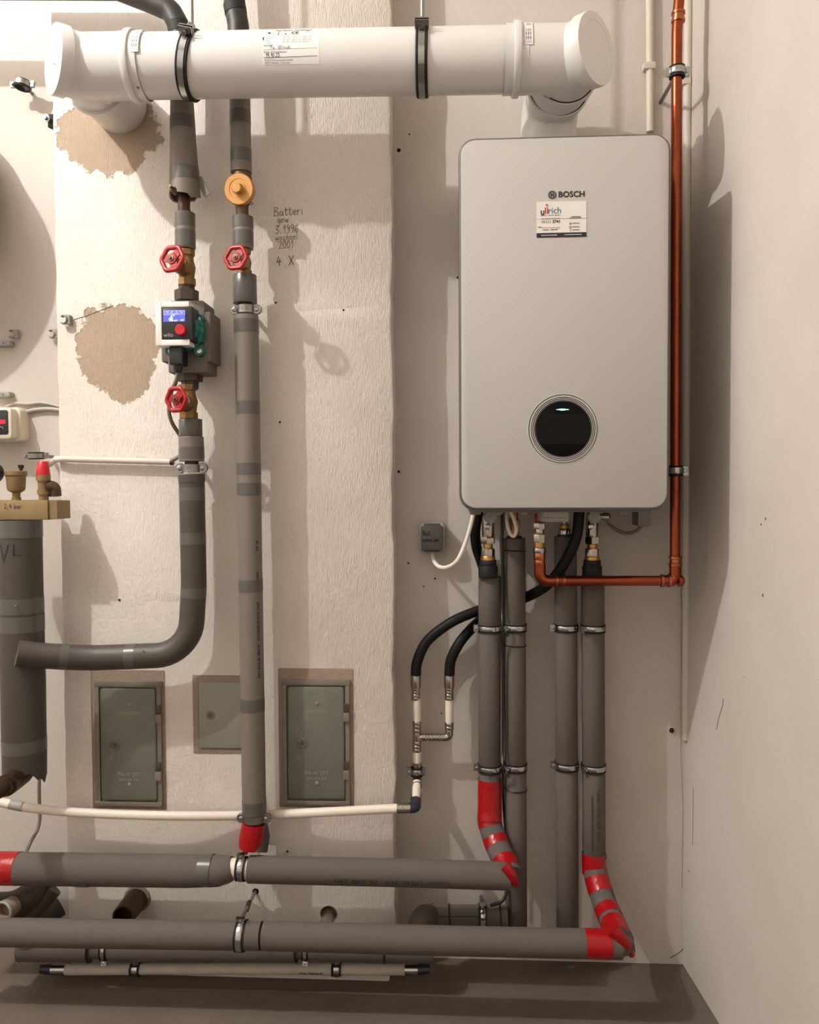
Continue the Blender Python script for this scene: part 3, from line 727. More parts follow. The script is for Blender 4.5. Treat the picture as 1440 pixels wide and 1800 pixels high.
def ear_clamp(px, py, Y, r, label, group, txt=None, wall=YP, stud=0.0):
    c = at(px, py, Y); T = Thing('bracket_clamp', label, 'pipe clamp', group); w = 0.016
    T.add('band', MB().lathe(c, Z, [(-w / 2, r * 0.8), (-w / 2, r), (w / 2, r), (w / 2, r * 0.8)], 32), 'zinc_dull')
    for s in (-1, 1):
        q = c + X * s * (r + 0.004) - Y_ * 0.002
        T.add('ear', MB().lathe(q, Y_, [(-0.004, 0.0100), (-0.003, 0.0108), (0.004, 0.0108)], 20), 'zinc_dull')
        P = T.add('screw', MB().lathe(q - Y_ * 0.004, -Y_, [(0, 0.0056), (0.002, 0.0052), (0.003, 0.0035)], 14), 'zinc')
        P.sub('screw_slot', MB().obox(q - Y_ * 0.0072, X + Z, Y_, Z - X, 0.0036, 0.0004, 0.0007), 'zinc_dull')
    T.add('wall_stud', MB().tube([c + Y_ * r * 0.9 + Z * stud, Vector((c.x, wall + 0.006, c.z + stud))], 0.005, 10), 'zinc_dull')
    if stud: T.add('stud_tab', MB().obox(c + Y_ * r * 0.95 + Z * stud * 0.6, X, Y_, Z, 0.006, 0.0015, stud * 0.7), 'zinc_dull')
    if txt: T.add('size_mark', text_map(MB(), txt, 0.010, wrap(c, X, r + 0.0004, 0) if False else (lambda u, v: Vector((c.x + r * math.sin(u / r), c.y - (r + 0.0005) * math.cos(u / r), c.z + v)))), 'print_grey')
    return T
def handwheel(T, c, nrm, rad, name='handwheel'):
    nrm = Vector(nrm).normalized(); a, b = frame_of(nrm)
    w = MB().torus(c, nrm, rad * 0.82, rad * 0.175, 60, 10, wav=6, amp=0.05, flat=0.8)
    for k in range(3):
        t = R(90 + 120 * k + 20); e = a * math.cos(t) + b * math.sin(t); f = nrm.cross(e)
        w.obox(Vector(c) + e * rad * 0.5 - nrm * rad * 0.05, e, f, nrm, rad * 0.32, rad * 0.27, rad * 0.07)
    w.lathe(Vector(c) - nrm * rad * 0.16, nrm, [(0, rad * 0.40), (rad * 0.2, rad * 0.40), (rad * 0.26, rad * 0.34)], 24)
    P = T.add(name, w, 'wheel_red', 'red lobed handwheel')
    P.sub('hub_nut', MB().lathe(Vector(c) + nrm * rad * 0.08, nrm, [(0, rad * 0.24), (rad * 0.08, rad * 0.22), (rad * 0.10, rad * 0.10), (rad * 0.2, rad * 0.08)], 12), 'bronze_dark')
def globe_valve(px, py0, py1, Y, rpx, wheel, wrad, label, normal, group='red wheel shut-off valves'):
    """slanted seat valve: vertical body from py0 to py1, bonnet rising towards the wheel"""
    T = Thing('shutoff_valve', label, 'valve', group)
    p0, p1 = at(px, py0, Y), at(px + 2, py1, Y); d = p1 - p0; L = d.length; r = rp(rpx, Y)
    b = MB().lathe(p0, d, [(0, r), (L * 0.16, r), (L * 0.16, r * 0.82), (L * 0.3, r * 0.86), (L * 0.5, r * 1.06), (L * 0.7, r * 0.92), (L * 0.82, r * 0.86)], 24)
    b.lathe(p0 + d * 0.82, d, [(0, r * 1.05), (L * 0.18, r * 1.05)], 8)
    b.lathe(p0, d, [(-0.0, r * 1.06), (L * 0.15, r * 1.06)], 8)
    T.add('body', b, 'bronze')
    c = at(*wheel); m = p0 + d * 0.58; bd = (c - m); LL = bd.length
    T.add('bonnet', MB().lathe(m, bd, [(0, r * 0.95), (LL * 0.45, r * 0.90), (LL * 0.45, r * 1.0), (LL * 0.62, r * 1.0), (LL * 0.62, r * 0.6), (LL * 0.78, r * 0.55)], 16), 'bronze')
    T.add('stem', MB().tube([m + bd * 0.7, c], rp(3.6, Y), 10), 'bronze_dark')
    handwheel(T, c, normal, rp(wrad, wheel[2]))
    return T.done()

# ================================================================== pump riser
Y1, Y2 = 1.718, 1.718
T = Thing('black_pipe', 'black jacketed pipe bending down behind the flue above the pump', 'pipe')
T.add('jacket', MB().tube(fillet(ats((-420, -22, Y1), (205, -20, Y1), (262, 2, Y1), (300, 18, Y1), (316, 48, Y1), (319, 150, Y1)), 0.03), rp(18.5, Y1), 24), 'jacket_black')
T.add('tape', MB().tube(ats((313, 42, Y1), (316, 60, Y1)), rp(19.2, Y1), 24, False), 'rubber')
T.done()
T = Thing('insulated_pipe', 'wide grey insulation sleeve with torn lower end above the pump', 'pipe')
pts = ats((320, 120, Y1), (320, 176, Y1), (322, 250, Y1), (324.8, 326, Y1))
P = T.add('insulation', MB().tube(pts, [rp(q, Y1) for q in (19.5, 20, 22.5, 26)], 32), 'jacket')
P.sub('tape', MB().tube(ats((320.6, 207, Y1), (321.3, 230, Y1)), [rp(21.4, Y1), rp(22.3, Y1)], 32, False), 'tape_grey')
P.sub('tape', MB().tube(ats((324, 297, Y1), (324.8, 320, Y1)), [rp(25.2, Y1), rp(26.2, Y1)], 32, False), 'tape_grey')
P.sub('torn_edge', torn(at(324.7, 322, Y1), at(325.3, 347, Y1), rp(26.2, Y1), rp(26.8, Y1), 0.006, 3), 'jacket')
T.add('copper_stub', MB().tube(ats((324, 335, Y1), (323, 380, Y1)), rp(10.5, Y1), 20), 'copper_dull')
T.add('drain_screw', MB().lathe(at(310, 338, Y1 - 0.02), (-0.2, -1, 0.2), [(0, 0.007), (0.012, 0.006), (0.016, 0.003), (0.026, 0.003)], 10), 'bronze_dark')
T.add('loose_flap', MB().obox(at(357, 328, Y1), (0.5, 0, -1), (0.3, 1, 0.1), (1, -0.2, 0.5), 0.021, 0.001, 0.007), 'jacket')
T.done()
def sleeve_thing(px, y0, y1, Y, r, label, bands, m='tape_grey', name='pipe_sleeve', px2=None, pipe='copper_dull'):
    T = Thing(name, label, 'pipe insulation'); px2 = px if px2 is None else px2
    P = T.add('sleeve', sleeve(at(px, y0, Y), at(px2, y1, Y), rp(r, Y)), m)
    for (a, b, mm) in bands:
        f0, f1 = (a - y0) / (y1 - y0), (b - y0) / (y1 - y0)
        P.sub('tape', MB().tube(ats((px + (px2 - px) * f0, a, Y), (px + (px2 - px) * f1, b, Y)), rp(r + 0.6, Y), 32, False), mm)
    T.add('pipe', MB().tube(ats((px, y0 - 6, Y), (px2, y1 + 8, Y)), rp(r * 0.56, Y), 18), pipe)
    return T.done()
sleeve_thing(325, 375, 438, Y1, 17.5, 'short grey insulation sleeve between the torn sleeve and the pump valve', ((376, 400, 'tape_grey'), (407, 436, 'tape_grey')), 'jacket', px2=326)
globe_valve(327, 440, 502, Y1, 15, (303, 455, 1.645), 26, 'bronze valve with red handwheel directly above the circulation pump', (-0.30, -0.92, 0.12))
# circulation pump
T = Thing('circulation_pump', 'circulation pump with blue lit display and red knob', 'pump')
T.add('union_nut', MB().lathe(at(328, 500, Y1), -Z, [(0, rp(14, Y1)), (rp(12, Y1), rp(14, Y1))], 6, 0.3), 'iron')
T.add('union_nut', MB().lathe(at(328, 511, Y1), -Z, [(0, rp(21, Y1)), (rp(18, Y1), rp(21, Y1))], 6, 0.2), 'iron')
T.add('union_nut', MB().lathe(at(334, 652, Y1), -Z, [(0, rp(23, Y1)), (rp(19, Y1), rp(22, Y1))], 6, 0.2), 'iron')
T.add('union_nut', MB().lathe(at(334, 670, Y1), -Z, [(0, rp(15, Y1)), (rp(14, Y1), rp(15, Y1))], 6, 0.3), 'iron')
s = MB().pbox(283, 548, 371, 636, 1.688, 1.758, 0.004, 0.003); s.pbox(296, 528, 360, 600, 1.686, 1.756, 0.008, 0.003); s.pbox(295, 600, 364, 655, 1.684, 1.756, 0.004, 0.003)
T.add('insulation_shell', s, 'cast_shell')
pc = at(327, 584, 1.69)
P = T.add('motor', MB().lathe(pc, -Y_, [(-0.005, rp(37, 1.69)), (0.022, rp(37, 1.69)), (0.026, rp(33, 1.69)), (0.045, rp(31, 1.69))], 40), 'teal', 'dark green motor housing')
for (px, py) in ((349, 561), (351, 617), (300, 617)):
    P.sub('flange_ear', MB().lathe(at(px, py, 1.676), -Y_, [(-0.012, rp(10, 1.68)), (0.006, rp(9, 1.68))], 14), 'teal')
    P.sub('motor_screw', MB().lathe(at(px, py, 1.670), -Y_, [(0, rp(5, 1.68)), (0.003, rp(4.4, 1.68)), (0.0035, rp(2, 1.68))], 12), 'zinc')
for k in range(3): P.sub('cooling_fin', MB().obox(at(352, 572 + 14 * k, 1.672), X, Y_, Z, rp(7, 1.68), 0.010, rp(2, 1.68)), 'teal')
MYF = 1.632
T.add('control_module', MB().pbox(283, 538, 339, 600, MYF, 1.672, 0.005, 0.003), 'plastic_black')
fr_ = MB().pbox(273, 530, 284, 607, MYF - 0.001, 1.664, 0.001, 0.0008); fr_.pbox(283.6, 530, 332, 539.5, MYF - 0.001, 1.664, 0.001, 0.0008); fr_.pbox(283.6, 597, 333, 607, MYF - 0.001, 1.664, 0.001, 0.0008)
T.add('silver_bracket', fr_, 'silver_plastic', 'silver C-shaped face frame')
P = T.add('lcd', MB().pbox(287, 545, 325.5, 565.5, MYF - 0.0009, MYF + 0.002), 'lcd_blue', 'blue lit display')
P.sub('icon_row', MB().pbox(287.5, 545.5, 325, 553.5, MYF - 0.0013, MYF), 'lcd_light')
ic = MB()
for k in range(5): ic.torus(at(291.5 + 7.4 * k, 549.5, MYF - 0.0016), Y_, rp(2.0, MYF), rp(0.7, MYF), 12, 5, arc=(0.2 + k, 4.6 + k))
P.sub('icon', ic, 'lcd_blue')
P.sub('lettering', text(MB(), '6°', 0.0105, at(303.5, 557, MYF - 0.0016), X, Z, bold=0.02), 'lcd_text')
P.sub('lettering', text(MB(), '96', 0.0090, at(300.5, 562.3, MYF - 0.0016), X, Z, bold=0.03), 'lcd_text')
P.sub('lettering', text(MB(), 'rpm', 0.0048, at(309, 563, MYF - 0.0016), X, Z, bold=0.02), 'lcd_text')
P.sub('lettering', text(MB(), 'mH', 0.0048, at(320, 562.5, MYF - 0.0016), X, Z, bold=0.02), 'lcd_text')
T.add('brand_lettering', text(MB(), 'wilo', 0.0115, at(296, 589, MYF - 0.0006), X, Z, bold=0.01), 'plastic_grey')
T.add('knob', MB().lathe(at(319, 581, MYF), -Y_, [(0, rp(10, MYF)), (0.008, rp(9.6, MYF)), (0.010, rp(8, MYF)), (0.0095, 0.0003)], 28), 'plastic_red', 'round red knob')
P = T.add('power_connector', MB().pbox(296.5, 608, 321, 641, 1.640, 1.672, 0.004, 0.003), 'plastic_black')
P.sub('cable_gland', MB().lathe(at(313, 640, 1.656), -Z, [(0, rp(8.5, 1.65)), (rp(10, 1.65), rp(8, 1.65)), (rp(16, 1.65), rp(5, 1.65))], 16), 'plastic_black')
T.done()
globe_valve(330, 677, 736, Y1, 16, (310, 702, 1.655), 24.5, 'bronze valve with red handwheel directly below the circulation pump', (-0.35, -0.90, -0.05))
sleeve_thing(335, 737, 768, Y1, 20.5, 'short dark grey taped sleeve just below the lower pump valve', (), 'tape_grey', px2=335.5)
sleeve_thing(336, 768, 811, Y1, 22, 'bulging grey sleeve with dark tape band above the bracket clamp', ((786, 807, 'tape_grey'),), 'jacket', px2=337)
ear_clamp(337, 823, Y1, rp(17, Y1), 'zinc bracket clamp with two ear screws on the pump pipe', 'old bracket clamps', '20').done()
# lower run that bends to the manifold
T = Thing('insulated_pipe', 'dark grey insulated pipe bending left from below the pump to the big manifold pipe', 'pipe')
path = fillet(ats((337, 836, Y1), (341, 1030, Y1), (334, 1150, Y1), (150, 1157, 1.70), (66, 1152, 1.66), (30, 1148, 1.640)), [0.5, 0.085, 0.2, 0.05], 10)
P = T.add('insulation', MB().tube(path, rp(22.5, Y1), 32), 'jacket_dark')
P.sub('end_collar', MB().tube(ats((336.5, 834, Y1), (337.5, 848, Y1)), rp(23.4, Y1), 32), 'jacket_dark')
for (a, b) in ((0.035, 0.075), (0.17, 0.205), (0.335, 0.365), (0.66, 0.69), (0.86, 0.885)): P.sub('tape', MB().tube(sub(path, a, b, 4), rp(23, Y1), 32, False), 'tape_grey')
for (px, py) in ((172, 1144), (251, 1143)): P.sub('pin', MB().lathe(at(px, py, 1.686), (0, -1, 0.3), [(0, 0.0018), (0.0035, 0.0014)], 8), 'zinc')
T.done()
# pump cable and conduit
T = Thing('pump_cable', 'grey cable looping from the pump connector down into the conduit', 'cable')
T.add('cable', MB().tube(spline(ats((313, 655, 1.66), (309, 672, 1.67), (301, 690, 1.70), (297, 720, 1.71), (302, 742, 1.72), (316, 765, 1.745), (326, 785, 1.755), (318, 800, 1.757), (300, 811, 1.757)), 8), rp(3.6, 1.72), 10), 'cable_dark')
T.done()
T = Thing('cable_conduit', 'cream plastic conduit running across the chimney to the pump cable', 'conduit')
T.add('conduit_tube', MB().tube(fillet(ats((88, 816, YP + 0.05), (99, 807, YP - 0.010), (110, 807, YP - 0.014), (303, 812, YP - 0.014)), 0.012), rp(5.5, YP), 16), 'conduit')
T.add('end_grommet', MB().tube(ats((300, 812, YP - 0.014), (305, 812, YP - 0.014)), rp(6.2, YP), 14), 'plastic_black')
T.done()

# ================================================================== second riser
T = Thing('black_pipe', 'black jacketed pipe entering from the ceiling above the brass check valve', 'pipe')
T.add('jacket', MB().tube(fillet(ats((402, -330, Y2), (408, -60, Y2), (413, 12, Y2), (419, 45, Y2), (421, 150, Y2)), 0.05), rp(18.5, Y2), 24), 'jacket_black')
T.add('tape', MB().tube(ats((412, 8, Y2), (415, 24, Y2)), rp(19.4, Y2), 24, False), 'rubber')
T.done()
T = Thing('insulated_pipe', 'slim grey insulation sleeve between the flue and the brass check valve', 'pipe')
P = T.add('insulation', MB().tube(ats((421, 120, Y2), (424, 303, Y2)), rp(18, Y2), 32), 'jacket')
P.sub('tape', MB().tube(ats((422, 197, Y2), (422.5, 221, Y2)), rp(18.6, Y2), 32, False), 'tape_grey')
P.sub('tape', MB().tube(ats((423.4, 264, Y2), (423.8, 287, Y2)), rp(18.6, Y2), 32, False), 'tape_grey')
P.sub('end_ring', MB().tube(ats((423.8, 287, Y2), (424, 304, Y2)), rp(18.5, Y2), 32), 'jacket')
T.done()
T = Thing('check_valve', 'brass check valve with large round golden cap on the second riser', 'valve')
T.add('body', MB().lathe(at(425, 300, Y2), -Z, [(0, rp(15, Y2)), (rp(15, Y2), rp(18, Y2)), (rp(50, Y2), rp(18, Y2)), (rp(62, Y2), rp(11, Y2)), (rp(84, Y2), rp(10.5, Y2))], 20), 'bronze_dark')
gc = at(421, 333, 1.700)
cn = Vector((-0.12, -0.98, -0.12)).normalized()
P = T.add('cap', MB().lathe(gc - cn * 0.014, cn, [(0, rp(25, 1.7)), (0.012, rp(27, 1.7)), (0.017, rp(27, 1.7)), (0.0195, rp(25.5, 1.7)), (0.0195, rp(17.5, 1.7)), (0.0185, rp(17, 1.7)), (0.0185, rp(13.5, 1.7)), (0.0195, rp(13, 1.7)), (0.0195, 0.0004)], 40), 'gold_cap', 'golden brass disc cap')
P.sub('cap_plug', MB().lathe(gc + cn * 0.004, cn, [(0, rp(10, 1.69)), (0.014, rp(9.4, 1.69)), (0.0155, rp(8, 1.69))], 8), 'gold_cap')
T.add('seal_eyelet', MB().torus(at(442, 358, 1.70), Y_, 0.0028, 0.0008, 12, 6), 'iron')
T.done()
sleeve_thing(427, 382, 438, Y2, 17.5, 'short grey insulation sleeve just below the brass check valve', ((382, 402, 'tape_grey'), (408, 432, 'tape_grey')), 'jacket', px2=428)
globe_valve(428, 440, 484, Y2, 12.5, (415, 453, 1.640), 23.5, 'bronze valve with red handwheel on the second riser below the check valve', (-0.22, -0.96, 0.10))
sleeve_thing(430, 484, 534, Y2, 21, 'grey insulation sleeve between the red wheel valve and its bracket clamp', (), 'tape_grey', px2=431)
ear_clamp(432.5, 544.5, Y2, rp(16, Y2), 'zinc bracket clamp marked 15-21 on the second riser', 'old bracket clamps', '15-21').done()
T = Thing('insulated_pipe', 'long straight grey insulated riser with dark tape bands and red taped foot', 'pipe')
a0, a1 = (433, 555), (447, 1429)
def rx(y): return a0[0] + (a1[0] - a0[0]) * (y - a0[1]) / (a1[1] - a0[1])
P = T.add('insulation', MB().tube(ats((*a0, Y2), (*a1, Y2)), rp(21.3, Y2), 36), 'jacket')
for (y0, y1) in ((563, 586), (706, 729), (814, 835), (849, 871), (1018, 1039), (1226, 1248), (1406, 1428)):
    P.sub('tape', MB().tube(ats((rx(y0), y0, Y2), (rx(y1), y1, Y2)), rp(21.9, Y2), 36, False), 'tape_grey')
pr = MB(); cc = at(rx(1090), 1090, Y2); fn = wrap(cc, at(*a0, Y2) - at(*a1, Y2), rp(21.7, Y2), R(-50))
for k, (s_, u) in enumerate((('COOPER BLACK 22x9', 0.0), ('DIN 4102-B1 MADE', -0.085), ('PE 2390', 0.09), ('DF 28', 0.16))):
    text_map(pr, s_, 0.0085, lambda a, b, u=u: fn(a + u, b), bold=0.03)
P.sub('stamped_print', pr, 'print_black')
P2 = T.add('red_tape', MB().tube(ats((446.5, 1446, Y2), (445.5, 1455, Y2), (443, 1472, Y2), (441, 1489, Y2)), [rp(q, Y2) for q in (21, 22, 23, 21.5)], 32), 'tape_red', 'shiny red tape at the foot')
T.add('foot', MB().tube(ats((451, 1447, Y2 + 0.006), (456, 1470, Y2 + 0.010), (452, 1496, Y2)), rp(19, Y2), 24), 'jacket_dark')
T.done()
ear_clamp(447, 1437, Y2, rp(19, Y2), 'zinc bracket clamp just above the red taped pipe foot', 'old bracket clamps', stud=0.0165).done()

# ================================================================== chimney clean-out doors
def soot_door(px0, py0, px1, py1, label, marks):
    T = Thing('cleanout_hatch', label, 'hatch', 'cast metal chimney clean-out doors')
    y = YP
    T.add('mortar_bed', MB().pbox(px0 - 13, py0 - 30, px1 + 14, py1 + 12, y - 0.0015, y + 0.01, 0.004, 0.001), 'mortar')
    f = MB().pbox(px0 - 7, py0 - 8, px0 + 1, py1 + 7, y - 0.008, y + 0.01, 0.001, 0.0008); f.pbox(px1 - 1, py0 - 8, px1 + 7, py1 + 7, y - 0.008, y + 0.01, 0.001, 0.0008)
    f.pbox(px0 - 7.5, py0 - 10, px1 + 7.5, py0, y - 0.0088, y + 0.01, 0.001, 0.0008); f.pbox(px0 - 7.5, py1, px1 + 7.5, py1 + 8, y - 0.0088, y + 0.01, 0.001, 0.0008)
    T.add('frame', f, 'door_frame')
    T.add('rebate', MB().pbox(px0 - 1, py0 - 1, px1 + 1, py1 + 1, y - 0.0017, y + 0.008, 0.001), 'door_frame')
    P = T.add('leaf', MB().pbox(px0 + 2.5, py0 + 2.5, px1 - 2.5, py1 - 2.5, y - 0.0105, y, 0.008, 0.003), 'door_metal')
    yy = y - 0.0110; cxp = (px0 + px1) / 2; hh = py1 - py0
    lk = at(px0 + 0.27 * (px1 - px0), py0 + 0.50 * hh, y - 0.0105)
    Q = P.sub('lock_boss', MB().lathe(lk, -Y_, [(0, 0.0125), (0.0015, 0.0115), (0.0025, 0.0075), (0.0005, 0.0065), (0.0004, 0.0003)], 24), 'door_metal')
    P.sub('key_square', MB().lathe(lk - Y_ * 0.0004, -Y_, [(0, 0.0034), (0.0020, 0.0030)], 4), 'iron')
    for (dy, s_, sz) in marks: P.sub('raised_lettering', text(MB(), s_, sz, at(cxp + 1, py0 + dy * hh, yy), X, Z, bold=0.02), 'door_light')
    for (dy, s_) in ((0.38, 'A'), (0.62, 'Z')): P.sub('raised_lettering', text(MB(), s_, 0.010, at(px0 + 0.20 * (px1 - px0), py0 + dy * hh, yy), X, Z), 'door_light')
    for dy in (0.155, 0.845): P.sub('rivet', MB().lathe(at(cxp + 2, py0 + dy * hh, y - 0.0105), -Y_, [(0, 0.0042), (0.0012, 0.0034), (0.0016, 0.001)], 14), 'door_light')
    for dy in (0.16, 0.66):
        T.add('hinge', MB().pbox(px1 - 4, py0 + dy * hh, px1 + 5, py0 + dy * hh + 15, y - 0.0115, y, 0.001, 0.0006), 'iron')
        T.add('hinge', MB().pbox(px1 - 5, py0 + dy * hh + 16, px1 + 6, py0 + dy * hh + 32, y - 0.0135, y, 0.002, 0.001), 'door_frame')
    return T.done()
mk = ((0.22, 'upmann', 0.0155), (0.76, 'PA-IV 297', 0.0125), (0.805, 'BFH 4/B XM', 0.0085))
soot_door(174, 1208, 277, 1410, 'larger cast metal clean-out door below the pipe bend left of the riser', mk)
soot_door(503, 1205, 608, 1408, 'larger cast metal clean-out door right of the long riser', mk)
T = Thing('cleanout_hatch', 'small plain grey metal clean-out door partly behind the long riser', 'hatch', 'cast metal chimney clean-out doors')
T.add('mortar_bed', MB().pbox(339, 1187, 436, 1325, YP - 0.0015, YP + 0.01, 0.003, 0.001), 'mortar')
T.add('rebate', MB().pbox(348, 1198, 429, 1317, YP - 0.0017, YP + 0.008, 0.001), 'door_frame')
P = T.add('leaf', MB().pbox(349.5, 1199.5, 428, 1315.5, YP - 0.0045, YP, 0.003, 0.001), 'door_light')
P.sub('lock_boss', MB().lathe(at(370, 1257, YP - 0.0045), -Y_, [(0, 0.0095), (0.0015, 0.0090), (0.0022, 0.006), (0.0008, 0.005), (0.0007, 0.0003)], 24), 'door_frame')
P.sub('lock_pin', MB().lathe(at(370, 1257, YP - 0.005), -Y_, [(0, 0.003), (0.002, 0.0022)], 4), 'iron')
T.done()

# ================================================================== pipes under the boiler
YV = 1.80
def vpipe(label, px, y0, y1, Y, r, px2=None, extra=None, gaps=()):
    T = Thing('insulated_pipe', label, 'pipe'); px2 = px if px2 is None else px2
    cuts = [y0] + [g for g in gaps] + [y1]
    T.add('core_pipe', MB().tube(ats((px, y0 - 4, Y), (px2, y1 - 2, Y)), rp(r * 0.70, Y), 20), 'copper_dull')
    for a, b in zip(cuts[:-1], cuts[1:]):
        f = lambda q: px + (px2 - px) * (q - y0) / (y1 - y0)
        T.add('insulation', sleeve(at(f(a + (0 if a == y0 else 4)), a + (0 if a == y0 else 4), Y), at(f(b - (0 if b == y1 else 4)), b - (0 if b == y1 else 4), Y), rp(r, Y)), 'foam')
    if extra: extra(T)
    return T.done()
YH1, YH2 = 1.70, 1.635
R1 = rp(20.5, YV)
def p1_extra(T):
    T.add('seam', MB().obox(at(861, 1362, YV - R1 - 0.0002), X, Y_, Z, 0.0006, 0.0006, rp(7, YV)), 'seam_shade')
    T.add('red_tape', MB().tube(ats((861, 1368, YV), (861, 1420, YV), (860.5, 1438, YV - 0.004), (861, 1446, YV - 0.008)), [R1 * 1.03, R1 * 1.04, R1 * 1.08, R1 * 1.03], 32, False), 'tape_red', 'wide shiny red tape wrap')
    path = ats((860, 1428, YV), (861, 1446, YV - 0.004), (871, 1478, 1.774), (886, 1513, 1.738), (899, 1541, YH1))
    T.add('insulation', MB().tube(spline(path, 6), R1 * 1.02, 32), 'foam')
    pp = spline(path, 6)
    for (a, b) in ((0.10, 0.20), (0.36, 0.50)): T.add('red_tape', MB().tube(sub(pp, a, b, 4), R1 * 1.05, 32, False), 'tape_red')
    c = pp[-1]; d = (pp[-1] - pp[-7]).normalized()
    T.add('red_tape', MB().tube(sub(pp, 0.70, 0.92, 4), R1 * 1.05, 32, False), 'tape_red')
    T.add('red_tape', MB().tube(ats((888, 1521, YH1 - 0.020), (900, 1537, YH1 - 0.026), (907, 1554, YH1 - 0.018)), [rp(10, YH1), rp(9, YH1), rp(6, YH1)], 16), 'tape_red')
vpipe('grey insulated pipe with red tape that turns forward into the upper horizontal pipe', 861, 1013, 1440, YV, 19.8, 861, p1_extra, (1104, 1349))
vpipe('grey insulated pipe bound with black cable ties, next to the red taped one', 904, 946, 1668, 1.805, 19.3, 908, lambda T: [T.add('cable_tie', MB().torus(at(904 + (y - 946) * 0.0055, y, 1.805), (0.06, 0, 1), rp(19.8, 1.805), 0.0016, 32, 6), 'plastic_black') for y in (967, 1133, 1386)], (1103, 1347))
T3 = vpipe('plain grey insulated pipe behind the copper pipe, left of the printed one', 994, 943, 1668, 1.805, 19.6, 998, None, (1103, 1345))
def p4_extra(T):
    path = ats((1045, 1500, YV), (1046, 1530, YV - 0.006), (1062, 1585, 1.75), (1080, 1628, 1.69), (1091, 1655, YH2 - 0.005))
    pp = spline(path, 6)
    T.add('insulation', MB().tube(pp, R1 * 1.02, 32), 'foam')
    T.add('red_tape', MB().tube(ats((1044.3, 1499, YV), (1045, 1536, YV - 0.004)), R1 * 1.04, 32, False), 'tape_red')
    for (a, b) in ((0.22, 0.37), (0.52, 0.64)): T.add('red_tape', MB().tube(sub(pp, a, b, 4), R1 * 1.05, 32, False), 'tape_red')
    T.add('red_tape', MB().tube(sub(pp, 0.70, 0.99, 5), R1 * 1.06, 32, False), 'tape_red')
    pr = MB(); cc = at(1044, 1425, YV); fn = wrap(cc, -Z, R1 * 1.01, R(14))
    text_map(pr, 'Tubolit  DG-B1 35/9  2301', 0.0115, lambda a, b: fn(a * 0.92, b))
    T.add('stamped_print', pr, 'print_black')
    T.add('seam', MB().tube([at(1041, y, YV - R1 * 1.0) for y in (1400, 1430, 1460, 1498)], 0.0008, 6), 'seam_shade')
vpipe('grey insulated pipe with stamped print and red taped elbow beneath the right boiler valve', 1042, 1012, 1505, YV, 20, 1044.5, p4_extra, (1104, 1348))
for (px, py, Y, r, w) in ((861, 1104, YV, 19.8, 'red taped pipe, upper of two'), (861, 1349, YV, 19.8, 'red taped pipe, lower of two'),
                       (905, 1103, 1.805, 19.3, 'cable tied pipe, upper of two'), (906, 1347, 1.805, 19.3, 'cable tied pipe, lower of two'),
                       (995, 1103, 1.805, 19.6, 'plain pipe behind the copper pipe, upper of two'), (996, 1345, 1.805, 19.6, 'plain pipe behind the copper pipe, lower of two'),
                       (1042.5, 1104, YV, 20, 'printed pipe, upper of two'), (1043.6, 1348, YV, 20, 'printed pipe, lower of two')):
    strap_clamp(px, py, Y, rp(r - 1, Y), 'shiny zinc clamp on the ' + w, 'clamps on the vertical pipes under the boiler', wall=YW, lug_dir=(-1, 0, 0) if px < 880 or 990 < px < 1000 else (-0.74, -0.67, 0)).done()
T = Thing('sensor_cable', 'thin black cable hanging behind the two left boiler pipes', 'cable')
T.add('cable', MB().tube(spline(ats((882, 892, 1.785), (882.5, 960, 1.782), (883, 1060, 1.780), (883, 1104, 1.764), (883.5, 1150, 1.780), (884, 1250, 1.782), (884, 1320, 1.780), (884, 1349, 1.764), (884.5, 1378, 1.784), (884.7, 1402, 1.803), (886, 1428, 1.828), (889, 1465, 1.837), (893, 1520, 1.838), (893, 1572, 1.838)), 8), rp(2.2, 1.83), 8), 'plastic_black')
T.done()

# ------------------------------------------------------------------ boiler connections
def stack(T, px, Y, rows):
    for (nm, y0, y1, r, m, n) in rows:
        a, b = at(px, y0, Y), at(px, y1, Y); L = (a - b).length; q = rp(r, Y)
        T.add(nm, MB().lathe(a, -Z, [(0, q * 0.93), (L * 0.12, q), (L * 0.88, q), (L, q * 0.93)], n, 0.2), m)
def boiler_valve(px, label, side):
    T = Thing('service_valve', label, 'valve', 'service valves under the boiler'); Y = 1.785
    stack(T, px, Y, (('inlet', 893, 912, 9, 'chrome', 16), ('valve_body', 906, 944, 11, 'chrome', 20), ('nut', 943, 956, 13, 'chrome', 6), ('neck', 955, 966, 8.5, 'brass', 16),
                     ('coupling_nut', 964, 985, 12, 'chrome', 8), ('press_ring', 977, 990, 13, 'brass', 20), ('adapter', 984, 996, 15, 'rubber', 24), ('adapter', 994, 1016, 17, 'rubber', 24)))
    c = at(px + 4, 909, 1.750)
    T.add('valve_cap', MB().lathe(c + Y_ * 0.02, -Y_, [(0, rp(11, 1.75)), (0.020, rp(11.5, 1.75)), (0.023, rp(10, 1.75))], 24), 'plastic_grey', 'round grey end cap')
    s = at(px, 926, 1.757)
    T.add('drain_screw', MB().lathe(s + Y_ * 0.012, -Y_, [(0, rp(6, 1.76)), (0.012, rp(6, 1.76)), (0.013, rp(3.4, 1.76)), (0.010, rp(3, 1.76))], 14), 'zinc')
    if side: T.add('side_outlet', MB().lathe(at(px + 6, 908, 1.77), X, [(0, rp(5.5, 1.77)), (rp(13, 1.77), rp(5.5, 1.77)), (rp(13, 1.77), rp(7, 1.77)), (rp(22, 1.77), rp(7, 1.77)), (rp(26, 1.77), rp(3, 1.77))], 14), 'zinc')
    return T.done()
boiler_valve(858, 'chromed service valve above the red taped pipe', False)
boiler_valve(1041, 'chromed service valve with side outlet above the printed pipe', True)
